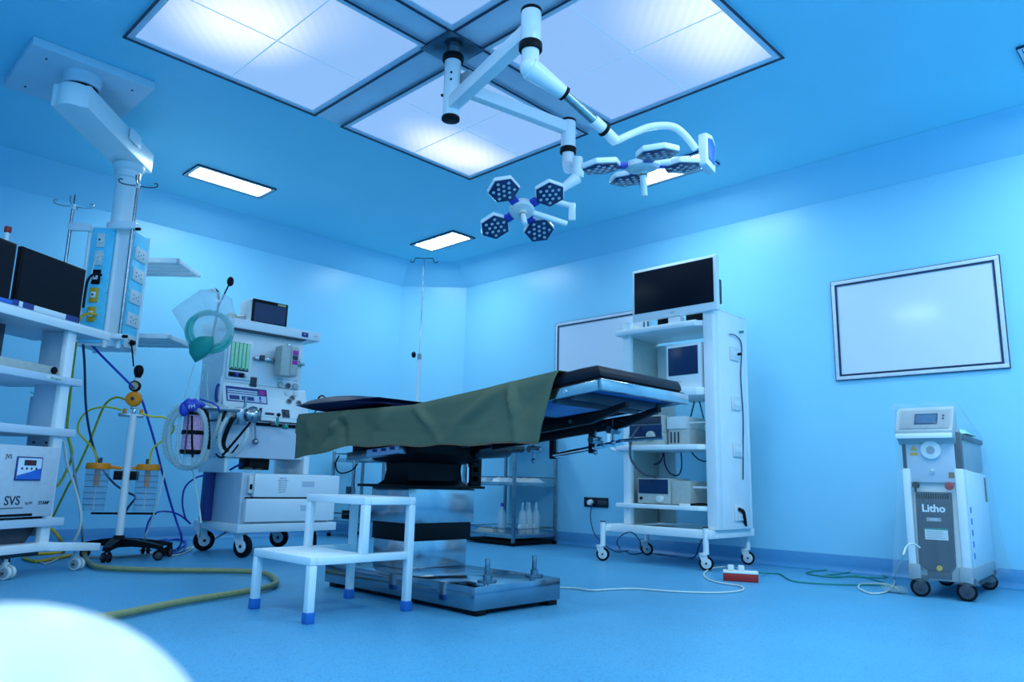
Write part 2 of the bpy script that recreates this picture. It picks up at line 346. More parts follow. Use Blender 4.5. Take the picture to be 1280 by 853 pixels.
G = {'arm_rod': [(-4.575, 2.265, 0.887), (-4.606, 2.194, 0.771), (-4.68, 2.148, 0.669)],
 'bag': [(-4.711, 1.909, 1.722), (-4.652, 1.967, 1.724), (-4.569, 2.061, 1.676), (-4.566, 2.091, 1.575), (-4.59, 2.105, 1.433), (-4.684, 2.043, 1.319),
         (-4.779, 1.965, 1.26), (-4.794, 1.933, 1.325), (-4.808, 1.893, 1.426), (-4.86, 1.799, 1.586)],
 'bag_cords': [[(-4.892, 1.997, 1.259), (-4.931, 1.989, 1.144), (-4.951, 1.972, 1.027)], [(-4.834, 2.052, 1.266), (-4.869, 2.045, 1.161), (-4.914, 2.036, 1.031)],
               [(-4.827, 2.059, 1.266), (-4.846, 2.075, 1.136), (-4.857, 2.099, 1.007)]],
 'black_straps': [[(-4.794, 2.252, 0.927), (-4.815, 2.226, 0.841), (-4.845, 2.222, 0.746), (-4.832, 2.249, 0.695)],
                  [(-4.823, 2.211, 0.978), (-4.841, 2.19, 0.881), (-4.867, 2.19, 0.787)],
                  [(-4.743, 2.279, 0.747), (-4.769, 2.242, 0.683), (-4.816, 2.201, 0.661), (-4.856, 2.185, 0.682)],
                  [(-4.76, 1.962, 0.913), (-4.776, 1.983, 0.773), (-4.786, 2.005, 0.653)], [(-4.747, 2.051, 0.945), (-4.754, 2.078, 0.819), (-4.767, 2.095, 0.708)]],
 'blue_hose': [(-5.145, 1.442, 1.338), (-5.19, 1.528, 1.278), (-5.212, 1.626, 1.203), (-5.209, 1.723, 1.119), (-5.258, 1.784, 1.081), (-5.26, 1.827, 1.021),
               (-5.276, 1.89, 0.886), (-5.293, 1.953, 0.745), (-5.333, 2.038, 0.549), (-5.37, 2.12, 0.37), (-5.406, 2.192, 0.232), (-5.393, 2.239, 0.107),
               (-5.573, 2.293, 0.02), (-5.473, 2.16, 0.012), (-5.977, 2.301, 0.012), (-6.42, 2.588, 0.012), (-6.222, 2.619, 0.012), (-5.412, 2.263, 0.012),
               (-5.258, 2.083, 0.012)],
 'blue_hose_loop': [(-5.319, 2.338, 0.545), (-5.429, 2.307, 0.52), (-5.542, 2.287, 0.45), (-5.568, 2.292, 0.335), (-5.563, 2.324, 0.233), (-5.542, 2.354, 0.194),
                    (-5.534, 2.276, 0.252), (-5.536, 2.194, 0.281), (-5.55, 2.111, 0.276), (-5.597, 2.081, 0.213), (-5.623, 2.079, 0.124), (-5.887, 2.187, 0.012),
                    (-6.392, 2.469, 0.012), (-6.478, 2.657, 0.012), (-6.011, 2.532, 0.012), (-5.491, 2.244, 0.012)],
 'blue_sensor': [(-4.841, 2.036, 1.032), (-4.798, 2.083, 1.013), (-4.764, 2.123, 0.988), (-4.81, 2.158, 0.957)],
 'blue_wall_cord': [(-4.184, 5.33, 0.382), (-4.202, 5.32, 0.271), (-4.15, 5.3, 0.138), (-4.024, 5.25, 0.06), (-3.783, 5.129, 0.006), (-3.8, 5.377, 0.006),
                    (-3.655, 5.343, 0.006), (-3.584, 5.072, 0.006), (-3.946, 5.419, 0.006), (-3.636, 4.941, 0.1), (-3.205, 4.421, 0.2), (-3.138, 4.442, 0.22),
                    (-3.589, 5.19, 0.1), (-3.663, 5.331, 0.006), (-3.402, 5.25, 0.006), (-3.131, 5.22, 0.006), (-2.97, 5.056, 0.12), (-2.698, 4.657, 0.22)],
 'circuit_a': [(-4.813, 2.011, 0.96), (-4.883, 2.005, 0.995), (-4.94, 1.952, 0.982), (-4.992, 1.918, 0.919), (-5.033, 1.912, 0.79), (-5.035, 1.941, 0.673),
               (-4.988, 2.007, 0.598), (-4.922, 2.074, 0.59), (-4.863, 2.117, 0.648), (-4.879, 2.145, 0.748), (-4.84, 2.163, 0.827), (-4.854, 2.191, 0.935),
               (-4.905, 2.198, 0.992), (-4.952, 2.155, 0.979)],
 'circuit_b': [(-4.804, 1.992, 0.958), (-4.754, 2.018, 0.937), (-4.743, 2.047, 0.868), (-4.756, 2.064, 0.757), (-4.795, 2.057, 0.64), (-4.873, 2.023, 0.588),
               (-4.946, 1.974, 0.607), (-4.967, 1.925, 0.712), (-4.953, 1.906, 0.839), (-4.904, 1.927, 0.942), (-4.914, 1.978, 0.983)],
 'circuit_c': [(-4.686, 2.307, 0.853), (-4.663, 2.281, 0.767), (-4.7, 2.262, 0.699), (-4.752, 2.219, 0.672), (-4.783, 2.175, 0.722), (-4.772, 2.159, 0.825),
               (-4.776, 2.2, 0.922)],
 'circuit_grey': [(-4.833, 1.914, 0.984), (-4.864, 1.929, 0.813), (-4.882, 1.945, 0.687), (-4.876, 1.971, 0.612)],
 'coil': [(-4.678, 1.985, 1.451)],
 'dark_hose': [(-5.071, 1.376, 1.32), (-5.191, 1.435, 1.193), (-5.321, 1.5, 1.004), (-5.438, 1.567, 0.858), (-5.541, 1.649, 0.707), (-5.572, 1.724, 0.576),
               (-5.577, 1.818, 0.471), (-5.524, 1.884, 0.419), (-5.485, 1.932, 0.383), (-5.529, 1.908, 0.311), (-5.566, 1.894, 0.229), (-5.638, 1.927, 0.106)],
 'green_coil': [(-1.492, 4.71, 0.006), (-1.682, 4.971, 0.006), (-1.887, 5.148, 0.006), (-1.95, 4.916, 0.006), (-2.165, 5.039, 0.006), (-2.104, 5.453, 0.006),
                (-1.89, 5.446, 0.006), (-1.724, 5.244, 0.006), (-2.0, 5.611, 0.006), (-1.992, 5.295, 0.006), (-2.017, 4.959, 0.006), (-1.903, 5.054, 0.006),
                (-1.715, 5.188, 0.006)],
 'green_cord': [(-2.252, 4.545, 0.03), (-2.3, 4.763, 0.006), (-2.232, 4.79, 0.006), (-2.086, 4.584, 0.006), (-1.972, 4.494, 0.006), (-1.777, 4.592, 0.006),
                (-1.613, 4.764, 0.006), (-1.492, 4.71, 0.006)],
 'grey_tube_back': [(-5.2, 1.417, 0.691), (-5.199, 1.456, 0.546), (-5.255, 1.512, 0.399), (-5.318, 1.562, 0.248), (-5.437, 1.621, 0.12), (-5.796, 1.743, 0.006),
                    (-5.409, 1.659, 0.006), (-5.384, 1.995, 0.006), (-5.893, 2.595, 0.006), (-5.353, 2.553, 0.149)],
 'grey_tube_left': [(-5.054, 1.338, 0.723), (-4.998, 1.356, 0.591), (-4.983, 1.406, 0.462), (-4.974, 1.448, 0.337), (-4.979, 1.464, 0.258), (-5.001, 1.462, 0.183),
                    (-5.023, 1.452, 0.141)],
 'hose': [(-2.932, 0.805, 0.02), (-3.08, 0.944, 0.02), (-3.128, 1.096, 0.02), (-3.28, 1.4, 0.02), (-3.375, 1.694, 0.02), (-3.484, 1.903, 0.02), (-3.651, 2.023, 0.02),
          (-3.952, 2.114, 0.02), (-4.146, 2.022, 0.02), (-4.391, 1.722, 0.02), (-4.662, 1.519, 0.02), (-4.946, 1.53, 0.02), (-5.429, 1.644, 0.02),
          (-5.377, 1.616, 0.095)],
 'machine_cord': [(-5.16, 2.636, 0.657), (-5.212, 2.589, 0.638), (-5.245, 2.534, 0.619), (-5.275, 2.485, 0.583)],
 'mask': [(-4.755, 1.902, 1.369), (-4.708, 1.941, 1.4), (-4.656, 1.991, 1.402), (-4.658, 2.002, 1.352), (-4.69, 1.985, 1.301), (-4.742, 1.944, 1.259),
          (-4.759, 1.915, 1.308)],
 'microphone': [(-5.045, 1.641, 1.388), (-5.069, 1.66, 1.336), (-5.156, 1.699, 1.298), (-5.201, 1.726, 1.241)],
 'monitor_cord': [(-4.547, 3.072, 0.638), (-4.657, 3.133, 0.536), (-4.748, 3.217, 0.42), (-4.873, 3.257, 0.346)],
 'pendant_black_cord': [(-5.07, 1.428, 1.777), (-5.063, 1.38, 1.771), (-5.048, 1.349, 1.725), (-5.022, 1.336, 1.656), (-5.024, 1.336, 1.54)],
 'pendant_white_cord': [(-5.066, 1.425, 1.908), (-5.058, 1.384, 1.881), (-5.062, 1.37, 1.81), (-5.06, 1.366, 1.721)],
 'pendant_yellow_cord': [(-5.099, 1.438, 1.523), (-5.087, 1.393, 1.523), (-5.073, 1.355, 1.504), (-5.054, 1.328, 1.457)],
 'rack_cords': [[(-3.473, 5.0, 0.822), (-3.42, 4.9, 0.681), (-3.315, 4.8, 0.57), (-3.195, 4.75, 0.519), (-3.172, 4.8, 0.555)],
                [(-3.227, 5.0, 0.826), (-3.221, 5.0, 0.715), (-3.173, 5.0, 0.642), (-3.102, 5.0, 0.631), (-3.073, 5.0, 0.697), (-3.077, 5.0, 0.824)],
                [(-3.001, 5.0, 0.823), (-2.948, 5.0, 0.763), (-2.882, 5.0, 0.733), (-2.789, 5.0, 0.744)],
                [(-3.391, 5.0, 0.709), (-3.287, 5.0, 0.715), (-3.242, 5.0, 0.764), (-3.234, 5.0, 0.826)],
                [(-2.989, 5.0, 1.058), (-2.944, 5.0, 1.196), (-2.916, 5.0, 1.206), (-2.873, 5.0, 1.041), (-2.841, 5.0, 0.998), (-2.786, 5.0, 1.067)]],
 'rack_plug': [(-2.55, 4.883, 0.4), (-2.55, 4.939, 0.383), (-2.56, 4.978, 0.327), (-2.58, 5.026, 0.287)],
 'rack_side_cord': [(-2.56, 4.842, 1.633), (-2.56, 4.938, 1.636), (-2.57, 5.038, 1.581), (-2.57, 5.01, 1.351), (-2.57, 5.026, 1.06), (-2.57, 5.01, 0.829),
                    (-2.57, 4.994, 0.603)],
 'rear_cable': [(-1.142, 5.416, 0.03), (-1.116, 5.524, 0.006), (-1.075, 5.707, 0.006), (-0.93, 6.112, 0.006)],
 'stick': [(-4.761, 2.041, 1.578), (-4.735, 2.051, 1.635), (-4.705, 2.063, 1.704), (-4.66, 2.081, 1.803)],
 'suction_hoses': [[(-5.325, 1.747, 1.028), (-5.369, 1.7, 1.042), (-5.419, 1.66, 1.009), (-5.458, 1.641, 0.934), (-5.517, 1.623, 0.785), (-5.569, 1.604, 0.663),
                    (-5.621, 1.584, 0.545), (-5.675, 1.559, 0.439), (-5.757, 1.526, 0.263), (-5.787, 1.513, 0.199)],
                   [(-5.27, 1.708, 0.952), (-5.313, 1.661, 0.966), (-5.358, 1.616, 0.969), (-5.429, 1.554, 0.941), (-5.478, 1.524, 0.872), (-5.49, 1.53, 0.805),
                    (-5.465, 1.568, 0.754), (-5.437, 1.609, 0.704), (-5.424, 1.635, 0.652), (-5.427, 1.646, 0.601)],
                   [(-5.139, 1.784, 0.931), (-5.089, 1.839, 0.912), (-5.033, 1.894, 0.909), (-5.003, 1.932, 0.879), (-4.997, 1.95, 0.833), (-5.029, 1.932, 0.781),
                    (-5.087, 1.888, 0.733), (-5.119, 1.87, 0.681), (-5.135, 1.874, 0.609)]],
 'table_cord': [(-2.668, 3.123, 0.006), (-2.598, 3.17, 0.006), (-2.501, 3.182, 0.006), (-2.465, 3.306, 0.006), (-2.396, 3.425, 0.006), (-2.262, 3.487, 0.006),
                (-2.127, 3.577, 0.006), (-2.035, 3.703, 0.006), (-2.019, 3.873, 0.006), (-2.107, 4.015, 0.006), (-2.247, 4.045, 0.006), (-2.388, 4.149, 0.006),
                (-2.551, 4.393, 0.006), (-2.664, 4.694, 0.006), (-2.666, 4.861, 0.006), (-2.531, 4.753, 0.02), (-2.343, 4.473, 0.05)],
 'table_hang_cord': [(-3.727, 2.4, 0.673), (-3.756, 2.4, 0.636), (-3.742, 2.4, 0.591), (-3.682, 2.4, 0.574), (-3.588, 2.4, 0.592), (-3.538, 2.4, 0.628)],
 'white_coil': [(-1.258, 4.333, 0.265), (-1.282, 4.304, 0.284), (-1.308, 4.283, 0.267), (-1.333, 4.276, 0.201), (-1.685, 5.244, 0.01), (-1.585, 4.923, 0.006),
                (-1.492, 4.499, 0.006), (-1.526, 4.353, 0.006), (-1.654, 4.538, 0.006), (-1.701, 4.759, 0.006), (-1.596, 4.847, 0.006), (-1.469, 4.635, 0.006)],
 'white_floor_cable': [(-5.412, 1.38, 0.006), (-5.167, 1.35, 0.006), (-5.317, 1.444, 0.006), (-5.636, 1.582, 0.006)],
 'white_tube_a': [(-4.954, 1.905, 0.569), (-4.98, 1.906, 0.468), (-5.021, 1.902, 0.332), (-5.122, 1.909, 0.202), (-5.203, 1.922, 0.12), (-5.584, 2.099, 0.006),
                  (-5.385, 2.1, 0.006), (-5.385, 2.208, 0.006), (-5.793, 2.491, 0.006)],
 'white_tube_b': [(-4.855, 1.981, 0.918), (-4.871, 2.019, 0.716), (-4.927, 2.09, 0.513), (-4.925, 2.139, 0.334), (-4.933, 2.167, 0.196), (-6.044, 2.638, 0.03),
                  (-5.558, 2.38, 0.006), (-5.275, 2.175, 0.006), (-5.266, 2.087, 0.006)],
 'yellow_cable': [(-4.991, 1.314, 1.317), (-5.087, 1.342, 1.123), (-5.179, 1.373, 0.934), (-5.203, 1.388, 0.788), (-5.196, 1.427, 0.667), (-5.215, 1.428, 0.593),
                  (-5.214, 1.389, 0.476), (-5.191, 1.348, 0.447)],
 'yellow_low': [(-5.348, 1.401, 0.201), (-5.324, 1.434, 0.168), (-5.366, 1.478, 0.116), (-5.814, 1.629, 0.01), (-5.751, 1.518, 0.01), (-5.704, 1.392, 0.01),
                (-5.511, 1.326, 0.01), (-5.286, 1.337, 0.01), (-5.377, 1.45, 0.01), (-5.57, 1.611, 0.01)]}
# ---------------------------------------------------------------- the room
XL, XR, YB, YF, ZW, ZC, CH = -6.50, 0.85, 5.357, -0.62, 2.66, 2.89, 0.22
CK = 0.51                       # corner panel between left and back wall
def quadwall(name, pts, m): return struct(MB().grid([[pts[0], pts[1]], [pts[3], pts[2]]]).build(name, m, local=True))
def slab(name, a, b, z0, z1, nrm, m, th=.08):
    """wall plate from a to b (plan), thickness behind the face"""
    a, b, n = Vector((*a, 0)), Vector((*b, 0)), Vector((*nrm, 0)).normalized()
    mb = MB(); p = [(0, 0), ((b-a).length, 0), ((b-a).length, z1-z0), (0, z1-z0)]
    mb.prism(p, (a.x, a.y, z0), (b-a).normalized(), (0, 0, 1), -n, 0, th)
    return struct(mb.build(name, m, local=True))
floor_o = struct(MB().box(XL-.1, XR+.1, YF-.1, YB+.1, -.06, 0).build('floor', 'floor', local=True))
struct(MB().box(XL-.1, XR+.1, YF-.1, YB+.1, ZC, ZC+.06).build('ceiling', 'ceil', local=True))
slab('wall_back', (XL+CK, YB), (XR, YB), 0, ZC, (0, -1), 'wall')
slab('wall_left', (XL, YF), (XL, YB-CK), 0, ZC, (1, 0), 'wall')
slab('wall_corner', (XL, YB-CK), (XL+CK, YB), 0, ZC, (1, -1), 'wall')
slab('wall_right', (XR, YF), (XR, YB), 0, ZC, (-1, 0), 'wall')
slab('wall_front', (XL, YF), (XR, YF), 0, ZC, (0, 1), 'wall')
# sloping cove between walls and ceiling, coved skirting at the floor
plan = [(XL, YF), (XR, YF), (XR, YB), (XL+CK, YB), (XL, YB-CK)]
def inset(poly, d):
    out = []; n = len(poly)
    for i in range(n):
        p0, p1, p2 = Vector(poly[i-1]), Vector(poly[i]), Vector(poly[(i+1) % n])
        d1, d2 = (p1-p0).normalized(), (p2-p1).normalized(); n1, n2 = Vector((-d1.y, d1.x)), Vector((-d2.y, d2.x))
        k = n1+n2; k = k/k.dot(n1); out.append(p1+k*d)
    return out
names = ['front', 'right', 'back', 'corner', 'left']
def ringpart(prefix, prof, m, idx0=1):
    rings = [(inset(plan, d), z) for d, z in prof]
    for i, nm in enumerate(names):
        rows = [[(r[i].x, r[i].y, z), (r[(i+1) % 5].x, r[(i+1) % 5].y, z)] for r, z in rings]
        nme = ('baseboard_'+nm) if prefix == 'baseboard' else 'trim_%d' % (idx0+i)
        struct(MB().grid(rows).build(nme, m, local=True, solid=0))
ringpart('trim', [(.001, ZW), (CH, ZC-.001)], 'wall')
ringpart('baseboard', [(.05, .0015), (.028, .006), (.012, .018), (.004, .04), (.004, .108), (.001, .112)], 'skirting')

# ---------------------------------------------------------------- ceiling lights
big = [(-4.11, 1.11), (-2.745, 1.11), (-4.115, 2.49), (-2.745, 2.49)]
S = 1.18; Hh = S/2
spots = [[(-.02, -.22, .50, 1.1), (.30, -.1, .5, .35)],
         [(.1, .1, .5, .3)],
         [(-.32, .12, .42, .95), (-.30, .42, .36, .8), (-.25, -.15, .3, .3)],
         [(.52, -.05, .62, .85), (.4, .35, .4, .4)]]
blab = ['large square ceiling light panel above the ceiling pendant side, striped glow in one pane',
        'large square ceiling light panel cut by the top edge of the photo',
        'large square ceiling light panel behind the pivot column, bright glow at its lower corner',
        'large square ceiling light panel on the right, behind the upper surgical lamp arm']
for i, (x0, y0) in enumerate(big):
    cx, cy = x0+Hh, y0+Hh
    t = thing('ceiling_light_panel', blab[i], 'ceiling light', (cx, cy, ZC), 0, 'big square ceiling lights')
    m = MB(); e = .045
    for (a, b_, c, d) in ((-Hh, Hh, -Hh, -Hh+e), (-Hh, Hh, Hh-e, Hh), (-Hh, -Hh+e, -Hh+e, Hh-e), (Hh-e, Hh, -Hh+e, Hh-e)):
        m.box(a, b_, c, d, -.014, -.0005, .003)
    m.build('frame', 'alu_strip', t, local=True)
    m = MB(); e0, e1 = -.004, .010
    for (a, b_, c, d) in ((-Hh-.002, Hh+.002, -Hh+e0, -Hh+e1), (-Hh-.002, Hh+.002, Hh-e1, Hh-e0), (-Hh+e0, -Hh+e1, -Hh, Hh), (Hh-e1, Hh-e0, -Hh, Hh)):
        m.box(a, b_, c, d, -.019, -.0145)
    m.build('gasket', 'navy_line', t, local=True)
    pm = panel_mat('diffuser_glow_%d' % i, spots[i]); q = Hh-.045
    for sx in (-1, 1):
        for sy in (-1, 1):
            xa, xb = sorted((sx*.004, sx*q)); ya, yb = sorted((sy*.004, sy*q))
            MB().box(xa, xb, ya, yb, -.008, -.003).build('diffuser_pane', pm, t, local=True)
    MB().box(-q, q, -.0035, .0035, -.0095, -.002).build('divider', 'divider_glow', t, local=True)
    MB().box(-.0035, .0035, -q, q, -.0095, -.002).build('divider', 'divider_glow', t, local=True)
# aluminium strips between the panels, dark plate in the middle
gx0, gx1, gy0, gy1 = -4.11+S+.006, -2.745-.006, 1.11+S+.006, 2.49-.006
for i, (a, b_, c, d, nm) in enumerate([(-4.11, gx0-.01, gy0, gy1, 0), (gx1+.01, -2.745+S, gy0, gy1, 0), (gx0, gx1, 1.11, gy0-.01, 0), (gx0, gx1, gy1+.01, 3.67, 0)]):
    struct(MB().box(a, b_, c, d, ZC-.008, ZC-.0005, .002).build('trim_%d' % (6+i), 'alu_strip', local=True))
o = MB(); o.box(-2.985, -2.735, 2.265, 2.515, ZC-.022, ZC-.006, .003)
struct(o.build('trim_10', mat('mount_plate_dark_mirror', (.10, .16, .22), .18, .8), local=True))
# small recessed lights; the unseen ones are added to brighten the room
rec = [(-5.64, 2.44, 0, 'long recessed ceiling light beside the pendant arm'),
       (-5.48, 4.55, 1, 'recessed ceiling light above the drip stand near the corner'),
       (-2.85, 4.56, 1, 'recessed ceiling light half hidden behind the right surgical lamp head'),
       (-0.30, 4.56, 1, 'recessed ceiling light at the right edge of the photo'),
       (0.10, 2.44, 0, 'added unseen recessed ceiling light by the right wall, mirrored from the left side'), (-2.85, 0.10, 1, 'added unseen recessed ceiling light on the camera side of the big panels, mirrored from the back'), (-0.30, 0.10, 1, 'added unseen recessed ceiling light above the camera, mirrored from the back'),
       (0.10, 1.15, 0, 'added unseen fill light in the ceiling by the right wall nearer the camera'), (0.10, 3.75, 0, 'added unseen fill light in the ceiling by the right wall towards the whiteboards'),
       (-1.55, 0.10, 1, 'added unseen fill light in the ceiling on the camera side left of the camera'),
       (-0.60, 2.00, 0, 'added unseen fill light in the ceiling right of the big panels'), (-0.60, 3.00, 0, 'added unseen fill light in the ceiling right of the rear big panel')]
for (x, y, along, lb) in rec:
    t = thing('recessed_ceiling_light', lb or 'added unseen recessed ceiling light', 'ceiling light', (x, y, ZC), math.pi/2 if not along else 0, 'small recessed ceiling lights')
    if along is None: continue
    L_, W_ = .325, .142
    m = MB()
    for (a, b_, c, d) in ((-L_, L_, -W_, -W_+.022), (-L_, L_, W_-.022, W_), (-L_, -L_+.022, -W_+.022, W_-.022), (L_-.022, L_, -W_+.022, W_-.022)):
        m.box(a, b_, c, d, -.012, -.0005, .002)
    m.build('frame', 'board_frame', t, local=True)
    m = MB()
    for (a, b_, c, d) in ((-L_+.02, L_-.02, -W_+.02, -W_+.027), (-L_+.02, L_-.02, W_-.027, W_-.02), (-L_+.02, -L_+.027, -W_+.02, W_-.02), (L_-.027, L_-.02, -W_+.02, W_-.02),
                          (-L_-.003, L_+.003, -W_-.003, -W_+.001), (-L_-.003, L_+.003, W_-.001, W_+.003), (-L_-.003, -L_+.001, -W_, W_), (L_-.001, L_+.003, -W_, W_)):
        m.box(a, b_, c, d, -.014, -.0005)
    m.build('gasket', 'navy_line', t, local=True)
    mb = MB(); mb.grid([[(-L_+.026, -W_+.026, -.006), (L_-.026, -W_+.026, -.006)], [(-L_+.026, W_-.026, -.006), (L_-.026, W_-.026, -.006)]])
    mb.build('diffuser', 'recess', t, local=True)

# ---------------------------------------------------------------- wall boards, sockets
def board(x0, x1, z0, z1, label):
    t = thing('wall_board', label, 'white board', ((x0+x1)/2, YB, z0))
    y = YB
    MB().box(x0+.03, x1-.03, y-.012, y-.002, z0+.03, z1-.03).build('panel', 'whiteboard', t)
    m = MB(); f = .026
    for (a, b_, c, d) in ((x0, x1, z0, z0+f), (x0, x1, z1-f, z1), (x0, x0+f, z0+f, z1-f), (x1-f, x1, z0+f, z1-f)):
        m.box(a, b_, y-.018, y-.001, c, d, .002)
    m.build('frame', 'board_frame', t)
    m = MB(); g0, g1 = f-.001, f+.012
    for (a, b_, c, d) in ((x0+g0, x1-g0, z0+g0, z0+g1), (x0+g0, x1-g0, z1-g1, z1-g0), (x0+g0, x0+g1, z0+g1, z1-g1), (x1-g1, x1-g0, z0+g1, z1-g1)):
        m.box(a, b_, y-.019, y-.011, c, d)
    for (a, b_, c, d) in ((x0-.004, x1+.004, z0-.004, z0), (x0-.004, x1+.004, z1, z1+.004), (x0-.004, x0, z0, z1), (x1, x1+.004, z0, z1)):
        m.box(a, b_, y-.016, y-.001, c, d)
    m.build('gasket', 'navy_line', t)
board(-2.012, -.968, 1.312, 2.028, 'white glass wall board with dark edge above the laser console')
board(-4.655, -3.60, 1.345, 2.070, 'white glass wall board partly hidden behind the shelf trolley')
t = thing('wall_socket', 'black wall socket plate with one white plug left of the shelf trolley', 'socket', (-4.16, YB, .34))
MB().box(-4.296, -4.03, YB-.012, YB-.001, .345, .43, .003).build('plate', 'black_gloss', t)
for k in range(4):
    MB().box(-4.14+k*.027, -4.12+k*.027, YB-.014, YB-.011, .37, .405, .001).build('switch', 'dark_grey', t)
MB().cyl((-4.215, YB-.011, .385), (-4.215, YB-.045, .385), .028, .022, n=18, bev=.003).build('plug', 'white', t)

# ---------------------------------------------------------------- step stool
t = thing('step_stool', 'white two step metal stool with blue rubber feet in front of the operating table', 'step stool', (-2.84, 1.83, 0))
x0, x1, y0, y1, ym = -3.07, -2.61, 1.585, 2.085, 1.835; w_ = .032
h1, h2 = .245, .473
def post(name, x, y, z0, z1):
    return MB().box(x-w_/2, x+w_/2, y-w_/2, y+w_/2, z0, z1, .004).build(name, 'white', t)
ix0, ix1, iy0, iy1 = x0+w_/2, x1-w_/2, y0+w_/2, y1-w_/2
for (x, y, zt) in ((ix0, iy0, h1-w_), (ix1, iy0, h1-w_), (ix0, iy1, h2-w_), (ix1, iy1, h2-w_)):
    lg = post('leg', x, y, .03, zt)
    MB().box(x-w_/2-.003, x+w_/2+.003, y-w_/2-.003, y+w_/2+.003, 0, .042, .004).build('rubber_foot', 'blue_foot', lg)
for x in (ix0, ix1): post('upright', x, ym, h1, h2-w_)
def rail(a, b_): return MB().bar(a, b_, w_, w_, .004).build('rail', 'white', t)
zl, zh = h1-w_/2, h2-w_/2
rail((x0, iy0, zl), (x1, iy0, zl)); rail((ix0, y0+w_, zl), (ix0, iy1-w_/2, zl)); rail((ix1, y0+w_, zl), (ix1, iy1-w_/2, zl)); rail((x0+w_, ym, zl), (x1-w_, ym, zl))
rail((x0, ym, zh), (x1, ym, zh)); rail((x0, iy1, zh), (x1, iy1, zh)); rail((ix0, ym+w_/2, zh), (ix0, iy1-w_/2, zh)); rail((ix1, ym+w_/2, zh), (ix1, iy1-w_/2, zh))
MB().box(x0+w_-.004, x1-w_+.004, y0+w_-.004, ym-w_/2+.004, h1-.008, h1-.001, .002).build('lower_step', 'white', t)
MB().box(x0+w_-.004, x1-w_+.004, ym+w_/2-.004, y1-w_+.004, h2-.008, h2-.001, .002).build('upper_step', 'white', t)

# ---------------------------------------------------------------- operating table
t = thing('operating_table', 'stainless operating table with black padded top and black column cover', 'operating table', (-2.9, 2.48, 0))
bx0, bx1, by0, by1 = -3.47, -2.335, 2.195, 2.735
MB().box(bx0, bx1, by0, by1, .022, .118, .004).build('base', mat('base_steel', (.33, .38, .44), .13, 1., noise=.05, scale=9), t)
MB().box(bx0+.02, bx1-.02, by0+.02, by1-.02, .012, .021).build('base_underside', 'black', t)
for x in (bx0+.06, bx1-.04):
    for y in (by0+.045, by1-.045): MB().box(x-.035, x+.035, y-.03, y+.03, 0, .02, .003).build('rubber_foot', 'black', t)
for (x, y) in ((-2.425, 2.35), (-2.435, 2.665)):
    k = MB(); k.cyl((x, y, .119), (x, y, .127), .042, n=24); k.cyl((x, y, .127), (x, y, .15), .018, n=18); k.cyl((x, y, .15), (x, y, .215), .0115, n=16, bev=.003)
    k.cyl((x-.03, y+.04, .119), (x-.03, y+.04, .135), .014, n=12); k.build('floor_lock_knob', 'pole_steel', t)
MB().box(-3.255, -2.975, 2.335, 2.725, .1185, .25, .003).build('column_lower_cover', 'steel', t)
MB().box(-3.265, -2.968, 2.328, 2.745, .2505, .335, .003).build('column_band', 'black', t)
MB().box(-3.275, -2.962, 2.32, 2.76, .3355, .507, .003).build('column_upper_cover', 'steel', t)
MB().box(-3.34, -2.935, 2.27, 2.81, .508, .522, .004).build('shroud_flange', 'black', t)
m = MB()
rows = []
for (h, ex) in ((.522, .04), (.545, .005), (.60, -.004), (.632, .0), (.642, .06), (.68, .12), (.74, .14)):
    xa, xb, ya, yb = -3.25-ex, -3.0+ex, 2.36-ex*.5, 2.72+ex*.5
    c = .03; pts = [(xa+c, ya), (xb-c, ya), (xb, ya+c), (xb, yb-c), (xb-c, yb), (xa+c, yb), (xa, yb-c), (xa, ya+c), (xa+c, ya)]
    rows.append([(p[0], p[1], h) for p in pts])
m.grid(rows); m.build('column_shroud', 'black', t)
for k in range(3): MB().box(-2.972, -2.955, 2.735, 2.775, .545+k*.05, .575+k*.05, .002).build('shroud_clip', 'dark_grey', t)
MB().box(-2.985, -2.955, 2.725, 2.80, .52, .74, .004).build('shroud_strut', 'black', t)
MB().box(-2.97, -2.962, 2.70, 2.712, .54, .62).build('shroud_link', 'chrome', t)
# under-top carriage
m = MB(); m.prism([(-3.42, .682), (-2.62, .735), (-2.40, .735), (-2.40, .79), (-3.42, .79)], (0, 0, 0), (1, 0, 0), (0, 0, 1), (0, 1, 0), 2.28, 2.66, .006)
m.build('carriage', 'black', t)
m = MB(); m.prism([(-3.40, .640), (-2.95, .672), (-2.95, .715), (-3.40, .680)], (0, 0, 0), (1, 0, 0), (0, 0, 1), (0, 1, 0), 2.235, 2.279, .002); cp = m.build('control_strip', 'steel_brushed', t)
m = MB(); m.prism([(-3.21, .656), (-2.95, .675), (-2.95, .710), (-3.21, .692)], (0, 0, 0), (1, 0, 0), (0, 0, 1), (0, 1, 0), 2.229, 2.2345); m.build('label_plate', mat('pale_lilac_label', (.55, .62, .85), .4), cp)
for k in range(3):
    xk = -3.16+k*.072; MB().box(xk, xk+.04, 2.227, 2.2285, .680+k*.005, .694+k*.005).build('print', 'navy_label', cp)
m = MB(); m.cyl((-2.80, 2.60, .70), (-2.80, 2.83, .715), .042, n=20, bev=.004); m.cyl((-2.80, 2.83, .716), (-2.80, 2.95, .725), .02, n=16); m.build('tilt_motor', 'black_gloss', t)
